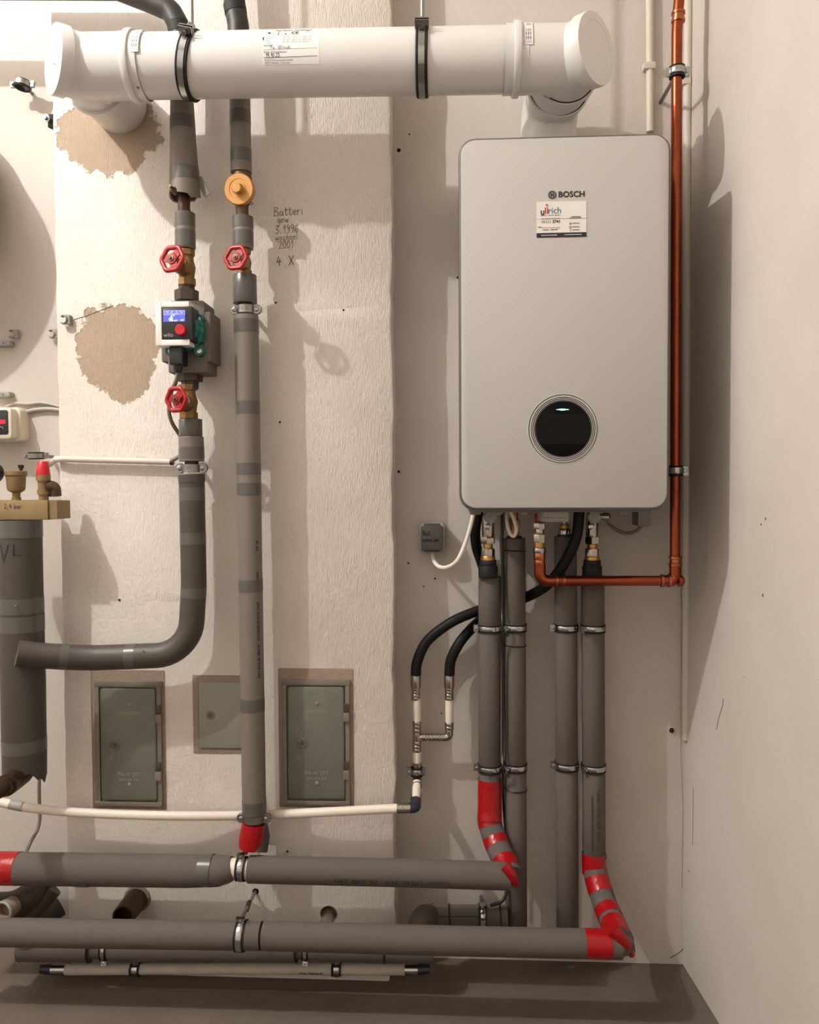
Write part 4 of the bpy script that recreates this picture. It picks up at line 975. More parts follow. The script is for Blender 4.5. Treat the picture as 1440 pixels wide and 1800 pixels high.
T = Thing('pipe_fitting', 'brass fitting joining the boiler to the cable tied pipe', 'fitting')
stack(T, 904, 1.805, (('tube', 893, 915, 7, 'copper_bright', 16), ('nut', 913, 926, 11, 'brass', 6), ('tube', 925, 950, 8.5, 'copper_bright', 16))); T.done()
T = Thing('pipe_fitting', 'chromed ribbed fitting above the plain pipe behind the copper run', 'fitting')
stack(T, 993, 1.805, (('tube', 893, 922, 6, 'chrome', 16), ('ring', 921, 931, 9, 'brass', 16), ('ribbed_nut', 929, 946, 11, 'zinc', 12))); T.done()

# ------------------------------------------------------------------ copper pipe
YCU = 1.742; RC = 0.0108
T = Thing('copper_pipe', 'bright copper pipe running up beside the boiler and across below it', 'pipe')
seg = ats((1191, -330, YCU), (1193, 22, YCU))
path = fillet(ats((1204, -330, YCU), (1198, -40, YCU), (1193, 10, YCU), (1190, 60, YCU), (1187, 1021, YCU), (949, 1021, YCU), (949, 985, YCU)), [0.05, 0.05, 0.3, 0.022, 0.020], 8)
T.add('tube', MB().tube(path, RC, 24), 'copper')
for (p, d) in ((at(1192.5, 30, YCU), Z), (at(1187.5, 986, YCU), Z), (at(1170, 1021, YCU), X), (at(985, 1021, YCU), X)):
    T.add('press_collar', MB().lathe(p, d, [(-0.011, RC * 1.02), (-0.010, RC * 1.28), (-0.005, RC * 1.28), (-0.004, RC * 1.12), (0.004, RC * 1.12), (0.005, RC * 1.28), (0.010, RC * 1.28), (0.011, RC * 1.02)], 24), 'copper_bright')
T.add('elbow', MB().tube(fillet(ats((1187.3, 992, YCU), (1187, 1021, YCU), (1166, 1021, YCU)), 0.022), RC * 1.14, 24), 'copper')
T.add('elbow', MB().tube(fillet(ats((949, 992, YCU), (949, 1021, YCU), (988, 1021, YCU)), 0.020), RC * 1.14, 24), 'copper')
T.add('elbow_stop', MB().lathe(at(1192, 1021, YCU), X, [(0, RC * 1.15), (0.008, RC * 1.12), (0.012, RC * 0.7)], 20), 'copper')
stack(T, 948.5, YCU, (('red_union', 903, 920, 9, 'tape_red', 12), ('nut', 917, 930, 10.5, 'chrome', 6), ('neck', 928, 940, 8, 'chrome', 16), ('hex_body', 938, 954, 10.5, 'chrome', 6), ('coupling', 952, 968, 9, 'brass', 16), ('ring', 962, 972, 11, 'zinc', 20), ('press_collar', 971, 984, 10.5, 'copper_bright', 20), ('press_collar', 983, 993, 9.8, 'copper_bright', 20)))
T.add('inlet_tube', MB().tube(ats((948, 890, YCU), (948, 906, YCU)), rp(6, YCU), 14), 'brass')
T.done()
for (px, py, w) in ((1190.5, 127, 'copper pipe above the boiler top corner'), (1187.8, 828, 'copper pipe beside the boiler display')):
    c = at(px, py, YCU); r = RC
    T = strap_clamp(px, py, YCU, r + 0.002, 'small rubber lined clamp on the ' + w, 'clamps on the copper pipe', wall=YW, side=1, rubber_w=0.022)
    T.done()
# conduits in the corner
T = Thing('cable_conduit', 'pale conduit running down the wall above the boiler right shoulder', 'conduit')
T.add('conduit_tube', MB().tube(ats((1141, -330, YW - 0.008), (1143, 232, YW - 0.008)), rp(6.5, YW), 14), 'conduit')
T.add('saddle', MB().pbox(1132, 108, 1153, 120, YW - 0.018, YW + 0.003, 0.003, 0.001), 'conduit'); T.done()
T = Thing('cable_conduit', 'pale conduit in the room corner behind the copper pipe', 'conduit')
T.add('conduit_tube', MB().tube(ats((1214, -330, YW - 0.012), (1208, 200, YW - 0.012), (1206, 1300, YW - 0.012)), rp(7, YW), 14), 'conduit')
T.add('saddle', MB().pbox(1199, 132, 1215, 147, YW - 0.022, YW + 0.003, 0.003, 0.001), 'conduit'); T.done()

# ------------------------------------------------------------------ hoses and white pipes
YX = 1.828
def hose(label, pts, r):
    T = Thing('rubber_hose', label, 'hose', 'black hoses under the boiler')
    pp = spline(ats(*pts), 8)
    T.add('hose', MB().tube(pp, r, 20), 'hose')
    px, py = pts[0][0], pts[0][1]
    stack(T, px, YX, (('ferrule', py - 1, py + 22, 9.6, 'chrome', 24), ('ferrule', py + 20, py + 27, 8.2, 'chrome', 20), ('barb', py + 26, py + 32, 7.8, 'chrome', 20), ('barb', py + 32, py + 38, 7.8, 'chrome', 20), ('barb', py + 37, py + 43, 7.8, 'chrome', 20)))
    return T.done()
RH = rp(9.2, YX)
hose('black hose looping from the white tee across behind the grey pipes to the boiler', ((731, 1187, YX), (734, 1162, YX), (752, 1126, YX), (795, 1093, YX), (842, 1073, 1.838), (862, 1068, 1.839), (885, 1064, 1.8425), (925, 1050, 1.838), (962, 1028, 1.785), (992, 990, 1.766), (1013, 945, 1.764), (1019, 893, 1.764)), RH)
hose('black hose rising from the right white pipe behind the red taped pipe', ((790, 1187, YX), (793, 1160, YX), (808, 1130, YX), (827, 1107, 1.850), (845, 1088, 1.862), (853, 1066, 1.8640), (855, 1040, 1.8640), (850, 1000, 1.858), (838, 962, 1.84), (836, 928, 1.815), (843, 893, 1.80)), RH)
T = Thing('multilayer_pipe', 'white plastic water pipe sagging across the chimney and rising to the hoses', 'pipe')
YM = 1.735
pp = spline(ats((-60, 1396, YM), (0, 1410, YM), (60, 1421, YM), (150, 1429, YM), (300, 1434, YM), (445, 1433, YM + 0.023), (560, 1428, YM), (700, 1421, YM)), 6)
P = T.add('pipe', MB().tube(pp, rp(8.2, YM), 18), 'pex_white')
P.sub('grey_band', MB().tube(ats((18, 1414, YM), (42, 1418.5, YM)), rp(8.8, YM), 18, False), 'plastic_grey')
hx = lambda x0, x1, y, Y, r, m='chrome': MB().tube(ats((x0, y, Y), (x1, y, Y)), rp(r, Y), 18)
P = T.add('press_sleeve', hx(698, 722, 1420.5, YM, 8.8), 'chrome')
for k in range(3): P.sub('rib', MB().torus(at(702 + 6 * k, 1420.5, YM), X, rp(8.8, YM), 0.0012, 20, 6), 'zinc')
T.add('elbow', MB().tube(fillet(ats((720, 1420, YM), (731, 1419, YM + 0.004), (731, 1405, 1.775), (732, 1398, 1.785)), 0.01), rp(9.6, YM), 18), 'navy', 'dark blue elbow')
T.add('elbow_ring', MB().torus(at(731, 1404, 1.776), (0, 0.5, 0.6), rp(9, 1.78), 0.0022, 20, 8), 'chrome')
T.add('pipe', MB().tube(ats((731.5, 1404, 1.77), (733, 1375, 1.81)), rp(7.4, YX), 16), 'pex_white')
T.add('elbow', MB().tube(fillet(ats((733, 1382, 1.80), (733.5, 1370, YX), (733.5, 1340, YX)), 0.01), rp(8.4, YX), 16), 'chrome')
stack(T, 733, YX, (('pipe', 1318, 1346, 7.2, 'pex_white', 18), ('barb', 1302, 1309, 8, 'chrome', 20), ('barb', 1309, 1315, 8, 'chrome', 20), ('barb', 1315, 1321, 8, 'chrome', 20), ('tee', 1285, 1304, 7.6, 'chrome', 18),
                   ('barb', 1280, 1287, 8, 'chrome', 20), ('barb', 1273, 1280, 8, 'chrome', 20), ('barb', 1267, 1274, 8, 'chrome', 20), ('pipe', 1228, 1269, 7.2, 'pex_white', 18)))
stack(T, 790, YX, (('pipe', 1228, 1271, 7.2, 'pex_white', 18), ('barb', 1269, 1276, 8, 'chrome', 20), ('barb', 1276, 1282, 8, 'chrome', 20), ('neck', 1282, 1290, 6.8, 'chrome', 18)))
T.add('elbow', MB().tube(fillet(ats((790, 1284, YX), (790, 1296, YX), (778, 1296, YX)), 0.008), rp(7, YX), 18), 'chrome')
T.add('cross_tube', MB().tube(ats((733, 1296, YX), (782, 1296, YX)), rp(6.4, YX), 18), 'chrome')
for k in range(6): T.add('barb', MB().torus(at(749 + 5.2 * k + (3 if k > 2 else 0), 1296, YX), X, rp(6.6, YX), 0.0014, 18, 6), 'zinc')
T.done()
strap_clamp(733, 1356, YX, rp(8.4, YX), 'small rubber lined clamp on the white vertical pipe below the tee', 'clamps on the white pipes', wall=YW, rubber_w=0.020).done()

# ------------------------------------------------------------------ emergency switch and cables
T = Thing('emergency_switch', 'grey surface mounted switch with dark hand lettered cover on the back wall', 'switch')
T.add('housing', MB().pbox(736, 919, 783, 972, YW - 0.040, YW + 0.002, 0.010, 0.004), 'plastic_grey')
P = T.add('cover', MB().pbox(740, 925, 779, 968, YW - 0.048, YW - 0.036, 0.004, 0.002), 'plastic_dgrey', 'dark tinted cover')
P.sub('hinge', MB().pbox(745, 920, 773.5, 928, YW - 0.047, YW - 0.036, 0.001, 0.0008), 'plastic_dgrey')
P.sub('latch', MB().pbox(745.5, 966, 773, 970, YW - 0.047, YW - 0.036, 0.001, 0.0008), 'plastic_black')
o1 = at(743.5, 941, YW - 0.0486); o2 = at(742.5, 952, YW - 0.0486)
P.sub('handwriting', hand(MB(), 'Not.', 0.0105, lambda u, v: o1 + X * u + Z * v, 0.15), 'print_black')
P.sub('handwriting', hand(MB(), 'schalter', 0.0095, lambda u, v: o2 + X * u + Z * v, 0.15), 'print_black')
T.add('cable_nipple', MB().lathe(at(760, 971, YW - 0.02), -Z, [(0, 0.005), (0.008, 0.004)], 12), 'cable_grey')
T.done()
T = Thing('switch_cable', 'white cable curving from the switch up to the boiler', 'cable')
T.add('cable', MB().tube(spline(ats((760, 972, YW - 0.02), (763, 986, YW - 0.03), (772, 996, YW - 0.06), (787, 997, YW - 0.09), (804, 985, YW - 0.12), (818, 955, YW - 0.12), (829, 918, YW - 0.126), (834, 892, YW - 0.126)), 8), rp(3.6, 1.8), 12), 'cable_white')
T.done()
T = Thing('sensor_cable', 'pale looped cable hanging under the boiler beside the left valve', 'cable')
T.add('cable', MB().tube(spline(ats((894, 892, 1.76), (903, 912, 1.76), (908, 930, 1.762), (904, 942, 1.765), (896, 936, 1.77), (891, 915, 1.775), (891, 892, 1.78)), 8), rp(3.4, 1.76), 12), 'cable_white')
T.add('lead', MB().tube(spline(ats((889, 892, 1.802), (885, 925, 1.818), (881.5, 955, 1.838), (882, 1005, 1.840), (882, 1044, 1.844)), 8), rp(3.0, 1.8), 10), 'cable_dark')
T.done()
T = Thing('sensor_cable', 'grey cable hanging in an arc from the right valve to the box under the boiler', 'cable')
T.add('cable', MB().tube(spline(ats((1062, 910, 1.79), (1075, 925, 1.82), (1095, 936, 1.835), (1115, 935, 1.84), (1131, 922, 1.82)), 8), rp(3.2, 1.8), 12), 'cable_dark')
T.done()
T = Thing('wall_plug', 'dark dowel sticking out of the back wall below the copper elbow', 'dowel')
T.add('dowel', MB().lathe(at(1180, 1283, YW + 0.001), -Y_, [(0, 0.0055), (0.006, 0.0055), (0.0065, 0.002)], 12), 'plastic_black')
T.add('plug_rim', MB().torus(at(1181, 1283, YW - 0.002), Y_, 0.0062, 0.0014, 14, 6), 'dowel_white'); T.done()

# ================================================================== horizontal pipes near the floor
def hpts(Y, *xy): return [at(x, y, Y) for x, y in xy]
T = Thing('insulated_pipe', 'upper horizontal grey insulated pipe with stamped lettering', 'pipe')
pA = hpts(YH1, (-60, 1521.5), (422, 1528))
rA = rp(25.5, YH1) * 0.9
P = T.add('insulation', MB().tube(hpts(YH1, (438, 1528), (700, 1534), (897, 1540)), rp(26.5, YH1) * 0.9, 36), 'foam')
cc = at(690, 1536, YH1); dX = (at(897, 1540, YH1) - at(438, 1528, YH1)).normalized()
fn = wrap(cc, -dX, rp(26.7, YH1) * 0.9, R(9))
P.sub('stamped_print', text_map(MB(), 'Tubolit · DG-B1 35/9    DL-s280  2301', 0.0155, lambda a, b: fn(a, b * 0.85)), 'print_black')
Q = T.add('insulation', MB().tube(hpts(YH1, (-60, 1526), (120, 1528), (330, 1531), (384, 1530.5), (402, 1527.5), (411, 1525)), [rp(q, YH1) * 0.9 for q in (32, 32, 31.5, 30, 26, 22)], 36), 'foam')
Q.sub('red_tape', MB().tube(hpts(YH1, (-60, 1525.6), (33, 1526.6)), rp(32.6, YH1) * 0.9, 36, False), 'tape_red', 'shiny red tape wrap')
for (x0, x1) in ((137, 160), (227, 251), (352, 374)):
    Q.sub('tape', MB().tube(hpts(YH1, (x0, 1529.5), (x1, 1530)), rp(31.4, YH1) * 0.905, 36, False), 'tape_grey')
T.add('bare_pipe', MB().tube(hpts(YH1, (405, 1527), (445, 1528)), rp(20.5, YH1) * 0.9, 28), 'pex_white')
T.done()
def hclamp(px, py, Y, r, label, rod_to):
    T = strap_clamp(px, py, Y, r, label, 'clamps on the horizontal pipes', axis=(1, 0, -0.02), out=(0, -0.12, 1), rubber_w=0.020)
    c = at(px, py, Y)
    P = T.add('hanger_rod', MB().tube([c + Z * (r + 0.006), at(*rod_to)], 0.0036, 10), 'zinc_dull')
    mid = (c + Z * (r + 0.006)).lerp(at(*rod_to), 0.45); d = at(*rod_to) - c
    P.sub('rod_sleeve', MB().lathe(mid, d, [(-0.014, 0.0052), (0.014, 0.0052)], 8), 'bronze_dark')
    T.add('rod_anchor', MB().lathe(at(*rod_to), -Y_, [(-0.004, 0.008), (0.003, 0.0075)], 12), 'dowel_white')
    return T.done()
hclamp(425, 1527, YH1, rp(21, YH1) * 0.9, 'rubber lined clamp on the bare gap of the upper horizontal pipe', (446, 1478, YP + 0.003))
T = Thing('insulated_pipe', 'lowest long horizontal grey insulated pipe ending in a red taped corner', 'pipe')
rB = rp(28, YH2) * 0.88
P = T.add('insulation', MB().tube(hpts(YH2, (-60, 1638), (459, 1645)), rB, 36), 'foam')
P = T.add('insulation', MB().tube(hpts(YH2, (463, 1645), (800, 1654), (1092, 1660)), rB, 36), 'foam')
T.add('inner_pipe', MB().tube(hpts(YH2, (450, 1645), (474, 1645)), rB * 0.72, 28), 'copper_dull')
P.sub('red_tape', MB().tube(hpts(YH2, (1029, 1658.5), (1074, 1659.5)), rB * 1.02, 36, False), 'tape_red', 'red tape wrap at the corner')
P.sub('mitre_end', MB().tube(hpts(YH2, (1090, 1660), (1104, 1664), (1112, 1675)), [rB * 0.99, rB * 0.72, rB * 0.25], 32), 'foam')
P.sub('red_tape', MB().tube([at(1078, 1634, YH2 - 0.012), at(1098, 1655, YH2 - 0.018), at(1111, 1678, YH2 - 0.004)], [rp(12, YH2), rp(10, YH2), rp(6, YH2)], 16), 'tape_red')
T.done()
hclamp(424, 1644.5, YH2, rB * 0.99, 'rubber lined clamp with long rod on the lowest horizontal pipe', (450, 1566, YP + 0.003))
YB = 1.725
T = Thing('insulated_pipe', 'grey insulated pipe with two bare gaps tucked under the lowest horizontal pipe', 'pipe')
P = T.add('insulation', MB().tube(hpts(YB, (36, 1668), (160, 1668)), rp(24, YB) * 0.9, 28), 'foam')
P = T.add('insulation', MB().tube(hpts(YB, (196, 1668), (520, 1668)), rp(24, YB) * 0.9, 28), 'foam')
P = T.add('insulation', MB().tube(hpts(YB, (545, 1668), (762, 1671)), rp(23, YB) * 0.9, 28), 'foam')
T.add('bare_pipe', MB().tube(hpts(YB, (158, 1668), (546, 1668)), rp(19, YB) * 0.9, 20), 'foam')
for x in (160, 522): T.add('cable_tie', MB().torus(at(x, 1668, YB), X, rp(24.5, YB) * 0.9, 0.002, 28, 6), 'plastic_black')
T.add('cable_tie', MB().torus(at(677, 1670, YB), X, rp(23.6, YB) * 0.9, 0.002, 28, 6), 'plastic_black')
T.done()
for (x, w) in ((186, 'left gap'), (538, 'right gap')):
    strap_clamp(x, 1668, YB, rp(19, YB) * 0.9, 'narrow clamp in the %s of the pipe tucked under the lowest pipe' % w, 'clamps on the tucked pipe', axis=X, wall=YP, out=(0, -0.3, -1), rubber_w=0.014).done()
YL = 1.738
T = Thing('capped_pipe', 'dirty white plastic pipe with dark end caps along the foot of the chimney', 'pipe')
P = T.add('pipe', MB().tube(hpts(YL, (116, 1704), (400, 1702.5), (712, 1704)), rp(11, YL) * 0.9, 20), 'pex_dirty')
cc = at(480, 1704, YL); fn = wrap(cc, X, rp(11.2, YL) * 0.9, R(0))
P.sub('stamped_print', text_map(MB(), '16 bar  HsKwas W', 0.0068, lambda a, b: fn(a + 0.085, b), bold=0.03), 'print_black')
for (x0, x1, x2) in ((116, 92, 72), (712, 735, 756)):
    T.add('press_sleeve', MB().tube(hpts(YL, (x0, 1704), (x1, 1704)), rp(11.6, YL) * 0.9, 20), 'zinc')
    T.add('end_cap', MB().tube(hpts(YL, (x1, 1704), (x2, 1703)), [rp(10.4, YL) * 0.9, rp(8.5, YL) * 0.9], 18), 'navy')
T.done()
for (x, w) in ((239, 'left half'), (592, 'right half')):
    strap_clamp(x, 1703, YL, rp(11.2, YL) * 0.9, 'small rubber lined clamp on the %s of the dirty white capped pipe' % w, 'clamps on the capped pipe', axis=X, wall=YP, out=(0, -0.2, 1), rubber_w=0.021).done()
# short insulated elbow piece behind
T = Thing('insulated_pipe', 'short insulated elbow pipe with black ties between the chimney and the boiler pipes', 'pipe')
Y5 = 1.785
path = fillet(ats((738, 1660, 1.74), (738, 1612, 1.74), (758, 1612, Y5), (892, 1613, Y5)), [0.025, 0.02])
T.add('insulation', MB().tube(path, rp(21, Y5), 28), 'foam')
for x in (761, 791, 880): T.add('cable_tie', MB().torus(at(x, 1612, Y5), (1, 0, 0.08), rp(21.6, Y5), 0.0019, 28, 6), 'plastic_black')
T.add('seam', MB().tube([at(x, 1611, Y5 - rp(21, Y5)) for x in (762, 778, 800, 845)], 0.0009, 6), 'seam_shade')
T.add('cable_loop', MB().tube(spline(ats((862, 1592, 1.77), (884, 1583, 1.775), (893, 1560, 1.785)), 6), rp(3, 1.78), 10), 'plastic_black')
T.done()
strap_clamp(848, 1612, Y5, rp(20.4, Y5), 'zinc clamp on the short insulated elbow pipe', 'clamps on the horizontal pipes', axis=X, wall=YW, out=(0, -0.35, 1), rubber_w=0.017).done()
# stubs coming out of the chimney
T = Thing('pipe_stub', 'rusty brown cut pipe stub sticking out of the chimney', 'pipe')
d = at(216, 1612, 1.70) - at(243, 1577, YP + 0.01); p = at(243, 1577, YP + 0.01)
T.add('stub', MB().lathe(p, d, [(0, 0.026), (d.length, 0.0235), (d.length, 0.0205), (d.length - 0.03, 0.0200), (d.length - 0.03, 0.0002)], 28), 'copper_dull')
T.add('mortar_collar', MB().lathe(at(243, 1577, YP + 0.004), d, [(0, 0.034), (0.008, 0.029)], 14), 'mortar'); T.done()
T = Thing('pipe_stub', 'small plugged pipe stub in a hole right of the riser foot', 'pipe')
T.add('stub', MB().lathe(at(577, 1609, YP + 0.028), (0, -1, -0.12), [(0, 0.0155), (0.044, 0.0145), (0.046, 0.010)], 18), 'pex_dirty')
T.add('hole_lining', pit(at(578, 1607, YP), Y_, 0.0195, 0.03), 'mortar'); T.done()

# ================================================================== left cluster
YVL = 1.70
T = Thing('manifold_pipe', 'thick dark grey insulated manifold pipe lettered VL', 'pipe')
path = ats((34, 914, YVL), (37, 1060, YVL), (41, 1200, YVL), (42.6, 1318, YVL))
P = T.add('insulation', MB().tube(path, rp(38, YVL), 40), 'jacket_dark')
for (y0, y1, x) in ((914, 944, 34.5), (1049, 1076, 37), (1080, 1108, 38), (1296, 1318, 42.4)): P.sub('tape', MB().tube(ats((x, y0, YVL), (x + 0.6, y1, YVL)), rp(38.6, YVL), 40, False), 'tape_grey')
c0 = at(36, 985, YVL); fnv = lambda u, v: Vector((c0.x + rp(38.9, YVL) * math.sin(u / rp(38.9, YVL)), c0.y - rp(39.0, YVL) * math.cos(u / rp(38.9, YVL)), c0.z + v))
P.sub('marker_lettering', hand(MB(), 'V', 0.036, lambda u, v: fnv(u - 0.021, v), 0.07), 'print_black', 'VL in black marker')
P.sub('marker_lettering', hand(MB(), 'L', 0.024, lambda u, v: fnv(u + 0.009, v + 0.013), 0.10), 'print_black')
P.sub('pin', MB().lathe(at(28, 1064, YVL - rp(38, YVL)), -Y_, [(0, 0.003), (0.004, 0.002)], 8), 'zinc')
P.sub('torn_edge', torn(at(43, 1310, YVL), at(43.5, 1356, YVL), rp(38.2, YVL), rp(37.5, YVL), 0.015, 5, wall=0.003), 'jacket_dark')
T.add('inner_pipe', MB().tube(fillet(ats((44, 1330, YVL), (44, 1356, YVL), (18, 1376, 1.64), (10, 1381, 1.612)), 0.02), rp(19, YVL), 24), 'copper_dull')
T.done()
T = Thing('copper_stub', 'dull capped copper pipe end in front of the white pipe below the manifold', 'pipe')
T.add('cap', MB().lathe(at(4, 1384, 1.585), (-0.3, -1, 0), [(0, 0.019), (0.02, 0.019), (0.026, 0.016), (0.027, 0.0002)], 24), 'copper_dull')
T.add('pipe', MB().tube([at(4, 1384, 1.588), at(11, 1380.5, 1.615)], 0.017, 20), 'copper_dull'); T.done()
T = Thing('brass_manifold', 'square brass safety block on top of the manifold pipe', 'fitting')
s = MB(); ya, yb = 1.672, 1.735
s.pbox(-60, 880, 84, 914, ya, yb, 0.0015, 0.001)
q0, q1 = at(84, 897, ya).x, at(104, 897, yb).x; zt, zb = at(40, 880, ya).z, at(40, 914, ya).z
s.poly([(q0 - 0.002, zb), (q0 + 0.018, zb + 0.001), (q0 + 0.018, zt - 0.001), (q0 - 0.002, zt)], ya + 0.004, yb)
P = T.add('block', s, 'brass_matt')
o = at(8, 894, ya - 0.0008)
P.sub('handwriting', hand(MB(), '2,4 bar', 0.010, lambda u, v: o + X * u + Z * v, 0.09), 'print_black')
T.done()
T = Thing('air_vent', 'brass cup shaped automatic air vent on the safety block', 'valve')
T.add('body', MB().lathe(at(29, 882, YVL), Z, [(0, rp(8, YVL)), (rp(8, YVL), rp(8, YVL)), (rp(8, YVL), rp(6.5, YVL)), (rp(16, YVL), rp(7, YVL)), (rp(20, YVL), rp(14, YVL)), (rp(24, YVL), rp(15.5, YVL)), (rp(46, YVL), rp(17, YVL)), (rp(48, YVL), rp(19, YVL)), (rp(55, YVL), rp(19, YVL)), (rp(56, YVL), rp(17, YVL))], 32), 'brass_matt')
T.add('vent_cap', MB().lathe(at(37, 828, YVL), Z, [(0, rp(3, YVL)), (rp(5, YVL), rp(3, YVL)), (rp(5, YVL), rp(5, YVL)), (rp(11, YVL), rp(5, YVL))], 14), 'plastic_black'); T.done()
T = Thing('safety_valve', 'brass safety valve with red cap on the safety block', 'valve')
T.add('body', MB().lathe(at(77, 882, YVL), Z, [(0, rp(8.5, YVL)), (rp(13, YVL), rp(8.5, YVL)), (rp(13, YVL), rp(11, YVL)), (rp(22, YVL), rp(11, YVL)), (rp(22, YVL), rp(9, YVL)), (rp(38, YVL), rp(10, YVL)), (rp(38, YVL), rp(12.5, YVL)), (rp(48, YVL), rp(12.5, YVL))], 20), 'brass_matt')
T.add('outlet', MB().tube(fillet(ats((80, 856, YVL), (96, 855, YVL + 0.01), (97, 872, YVL + 0.012)), 0.012), rp(11, YVL), 20), 'bronze_dark')
T.add('cap', MB().lathe(at(76, 836, YVL), Z, [(0, rp(12, YVL)), (rp(2, YVL), rp(12, YVL)), (rp(24, YVL), rp(9.5, YVL)), (rp(25.5, YVL), rp(8, YVL))], 12), 'plastic_red', 'red fluted cap'); T.done()
T = Thing('pressure_gauge', 'black round gauge edge left of the air vent', 'gauge')
T.add('housing', MB().lathe(at(-16, 831, 1.69), -Y_, [(-0.012, rp(19, 1.69)), (0.012, rp(20, 1.69)), (0.016, rp(18.5, 1.69)), (0.012, rp(17.5, 1.69)), (0.012, 0.0003)], 36), 'plastic_black')
T.add('stem', MB().tube(ats((-16, 848, 1.69), (-16, 884, 1.69)), rp(6, 1.69), 12), 'brass_matt'); T.done()
def loose_clamp(px, py, Y, r, label, axis, wall):
    c = at(px, py, Y); T = Thing('empty_clamp', label, 'pipe clamp', 'empty clamps on the left wall'); d = Vector(axis).normalized(); w = 0.016
    T.add('rubber_lining', MB().lathe(c, d, [(-w / 2, r * 0.86), (-w / 2, r), (w / 2, r), (w / 2, r * 0.86), (-w / 2, r * 0.86)], 28, caps=False), 'rubber')
    T.add('steel_band', MB().lathe(c, d, [(-w * 0.33, r), (-w * 0.33, r + 0.002), (w * 0.33, r + 0.002), (w * 0.33, r)], 28, caps=False), 'zinc_dull')
    for s in (-1, 1):
        T.add('lug', MB().obox(c + X * s * (r + 0.004), X, Y_, d, 0.005, 0.004, w * 0.4), 'zinc_dull')
    T.add('clamp_screw', MB().lathe(c - X * (r + 0.004) - Y_ * 0.004, -Y_, [(0, 0.003), (0.006, 0.003)], 10), 'zinc')
    T.add('wall_stud', MB().tube([c + Y_ * r * 0.9, Vector((c.x, wall + 0.005, c.z))], 0.004, 10), 'zinc_dull')
    return T.done()
loose_clamp(40, 149, 1.835, rp(14, 1.835), 'empty black lined clamp on the left wall near the flue cap', (0.12, 0.1, 1), YW)
loose_clamp(64, 801, 1.80, rp(14, 1.80), 'empty black lined clamp on the left wall above the red safety valve', (0, -0.05, 1), YW)
T = Thing('empty_clamp', 'bolt head of a clamp at the chimney edge below the flue cap', 'pipe clamp', 'empty clamps on the left wall')
c = at(82, 208, 1.83)
T.add('band', MB().lathe(c + Vector((0.008, 0.02, 0)), Z, [(-0.012, 0.014), (0.012, 0.014)], 20), 'rubber')
T.add('bolt_head', MB().lathe(c, (-0.2, -1, 0), [(0, 0.0085), (0.004, 0.0085), (0.004, 0.005), (0.008, 0.005)], 16), 'zinc'); 
T.add('wall_stud', MB().tube([c + Y_ * 0.02, Vector((c.x, YW + 0.004, c.z))], 0.005, 10), 'zinc_dull'); T.done()
# cable clips
def cable_clip(px, py, wall, label):
    T = Thing('cable_clip', label, 'cable clip', 'grey cable clips on the wall'); c = at(px, py, wall - 0.010)
    T.add('hook', MB().torus(c, (0.15, 1, 0), 0.0085, 0.0024, 18, 8, arc=(R(-130), R(130)), flat=2.6), 'plastic_grey')
    T.add('foot', MB().obox(c + X * 0.0085 + Y_ * 0.004, X, Y_, Z, 0.0045, 0.0075, 0.010), 'plastic_grey'); return T.done()
cable_clip(113, 562, YP, 'grey hook clip on the chimney left of the round plaster patch')
cable_clip(92, 587, YW, 'grey hook clip on the back wall against the chimney edge')
cable_clip(22, 587, YW, 'grey hook clip on the back wall in the vessel shadow')
for (py, w) in ((604, 'below the hook clip'), (694, 'above the control box')):
    T = Thing('cable_saddle', 'small grey saddle clip with screw on the back wall ' + w, 'cable clip')
    T.add('saddle', MB().pbox(-14, py - 6, 17, py + 4, YW - 0.022, YW + 0.002, 0.005, 0.002), 'plastic_grey')
    T.add('screw', MB().lathe(at(4, py - 1, YW - 0.022), -Y_, [(0, 0.0032), (0.002, 0.0028)], 10), 'zinc_dull'); T.done()
T = Thing('control_box', 'beige control box with dark window and red lit readout', 'control box')
P = T.add('back_shell', MB().pbox(-70, 716, 36.5, 776, 1.838, YW + 0.002, 0.012, 0.004), 'plastic_beige')
T.add('front_shell', MB().pbox(-70, 716, 20, 772, 1.812, 1.845, 0.010, 0.005), 'plastic_beige')
P = T.add('window', MB().pbox(-64, 721, 14, 764, 1.8105, 1.82, 0.005, 0.001), 'plastic_black')
P.sub('readout', MB().pbox(-30, 738, 9, 745, 1.8095, 1.812, 0.001), 'led_red', 'red lit bar')
P.sub('button', MB().torus(at(2, 754, 1.8095), Y_, 0.0045, 0.0010, 16, 6, arc=(3.4, 6.2)), 'plastic_grey'); T.done()
T = Thing('wall_cable', 'two pale cables running from the control box to the chimney edge', 'cable', None)
T.add('cable', MB().tube(spline(ats((10, 716, YW - 0.006), (26, 709, YW - 0.006), (50, 710, YW - 0.006), (70, 708, YW - 0.006), (90, 711, YW - 0.006), (112, 717, YW - 0.006)), 6), rp(3, YW), 8), 'cable_grey')
T.add('cable', MB().tube(spline(ats((24, 726, YW - 0.006), (45, 724, YW - 0.006), (65, 720, YW - 0.006), (90, 719, YW - 0.006), (112, 722, YW - 0.006)), 6), rp(3.6, YW), 8), 'cable_grey')
T.done()
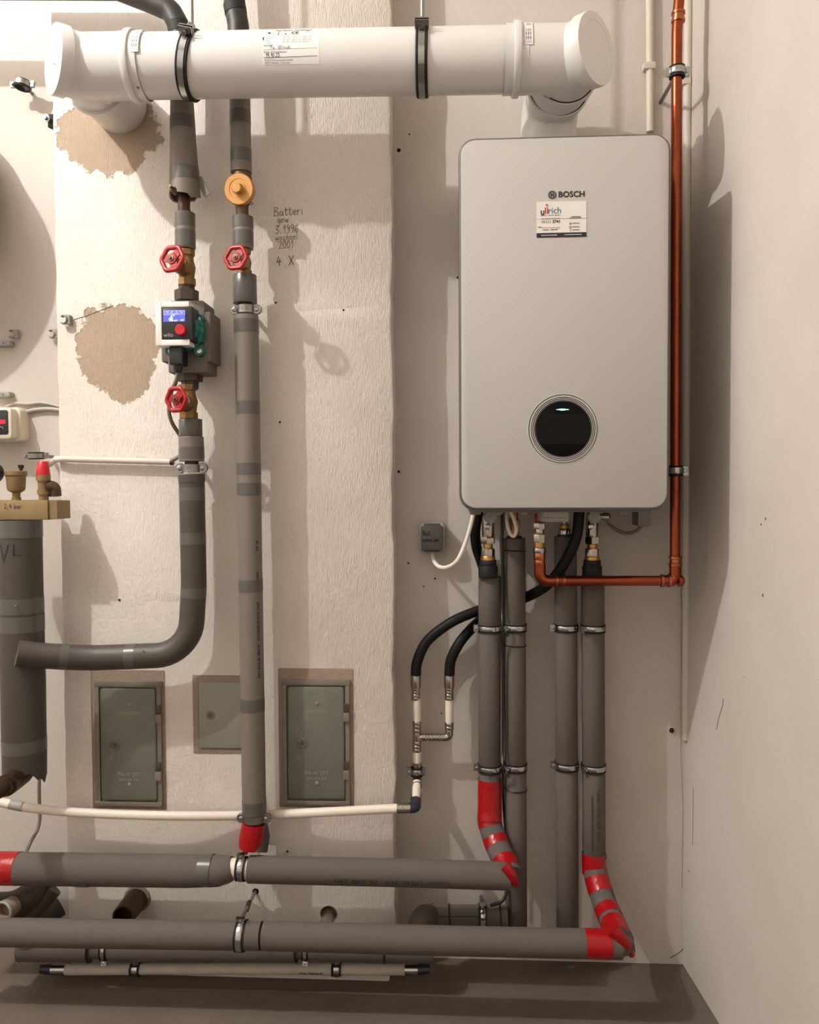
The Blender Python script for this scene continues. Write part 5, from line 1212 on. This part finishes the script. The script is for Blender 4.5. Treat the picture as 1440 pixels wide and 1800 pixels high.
T = Thing('wall_cable', 'thin brown cable hanging from the manifold pipe behind the white pipe', 'cable')
T.add('cable', MB().tube(spline(ats((72, 1345, 1.80), (69, 1375, 1.80), (69, 1405, 1.80), (70, 1435, 1.80), (66, 1458, 1.79), (55, 1478, 1.768), (46, 1500, 1.752), (44, 1524, 1.748)), 6), rp(3.2, 1.8), 8), 'cable_dark')
T.done()
T = Thing('expansion_vessel', 'rounded white edge of the expansion vessel at the left wall', 'vessel')
c = at(-189, 338, 1.80)
T.add('shell', MB().lathe(c, -Y_, [(-0.074, 0.12), (-0.05, 0.215), (-0.012, 0.236), (0.0, 0.240), (0.09, 0.240), (0.125, 0.200), (0.145, 0.12), (0.150, 0.001)], 56), 'vessel')
T.add('seam_ring', MB().torus(c, Y_, 0.240, 0.003, 56, 8), 'vessel'); T.done()
# dark pipes in the lower left corner
T = Thing('dark_pipe', 'dark jacketed pipe elbow in the shade below the manifold pipe', 'pipe')
T.add('jacket', MB().tube(fillet(ats((-40, 1594, 1.734), (30, 1591, 1.734), (70, 1560, 1.775), (74, 1524, 1.785)), 0.05), rp(24, 1.72), 24), 'jacket_dark')
T.add('wrap', MB().tube(fillet(ats((8, 1626, 1.752), (60, 1600, 1.765), (92, 1560, 1.785)), 0.04), rp(19, 1.74), 20), 'jacket_dark'); T.done()
T = Thing('dark_pipe', 'dark insulated pipe slanting behind the lowest horizontal pipe at the chimney foot', 'pipe')
T.add('jacket', MB().tube(ats((50, 1638, 1.79), (82, 1606, 1.825), (104, 1590, 1.846)), rp(22, 1.8), 20), 'jacket_dark'); T.done()
T = Thing('pipe_end', 'pale open pipe end in the lower left shade', 'pipe')
T.add('pipe', MB().lathe(at(6, 1602, 1.676), (-0.25, -1, 0), [(-0.030, 0.019), (0, 0.0215), (0.001, 0.016), (-0.014, 0.015), (-0.014, 0.0002)], 24), 'mortar')
T.add('ring', MB().torus(at(6, 1602, 1.674), (-0.25, -1, 0), 0.0195, 0.003, 24, 8), 'plastic_grey'); T.done()
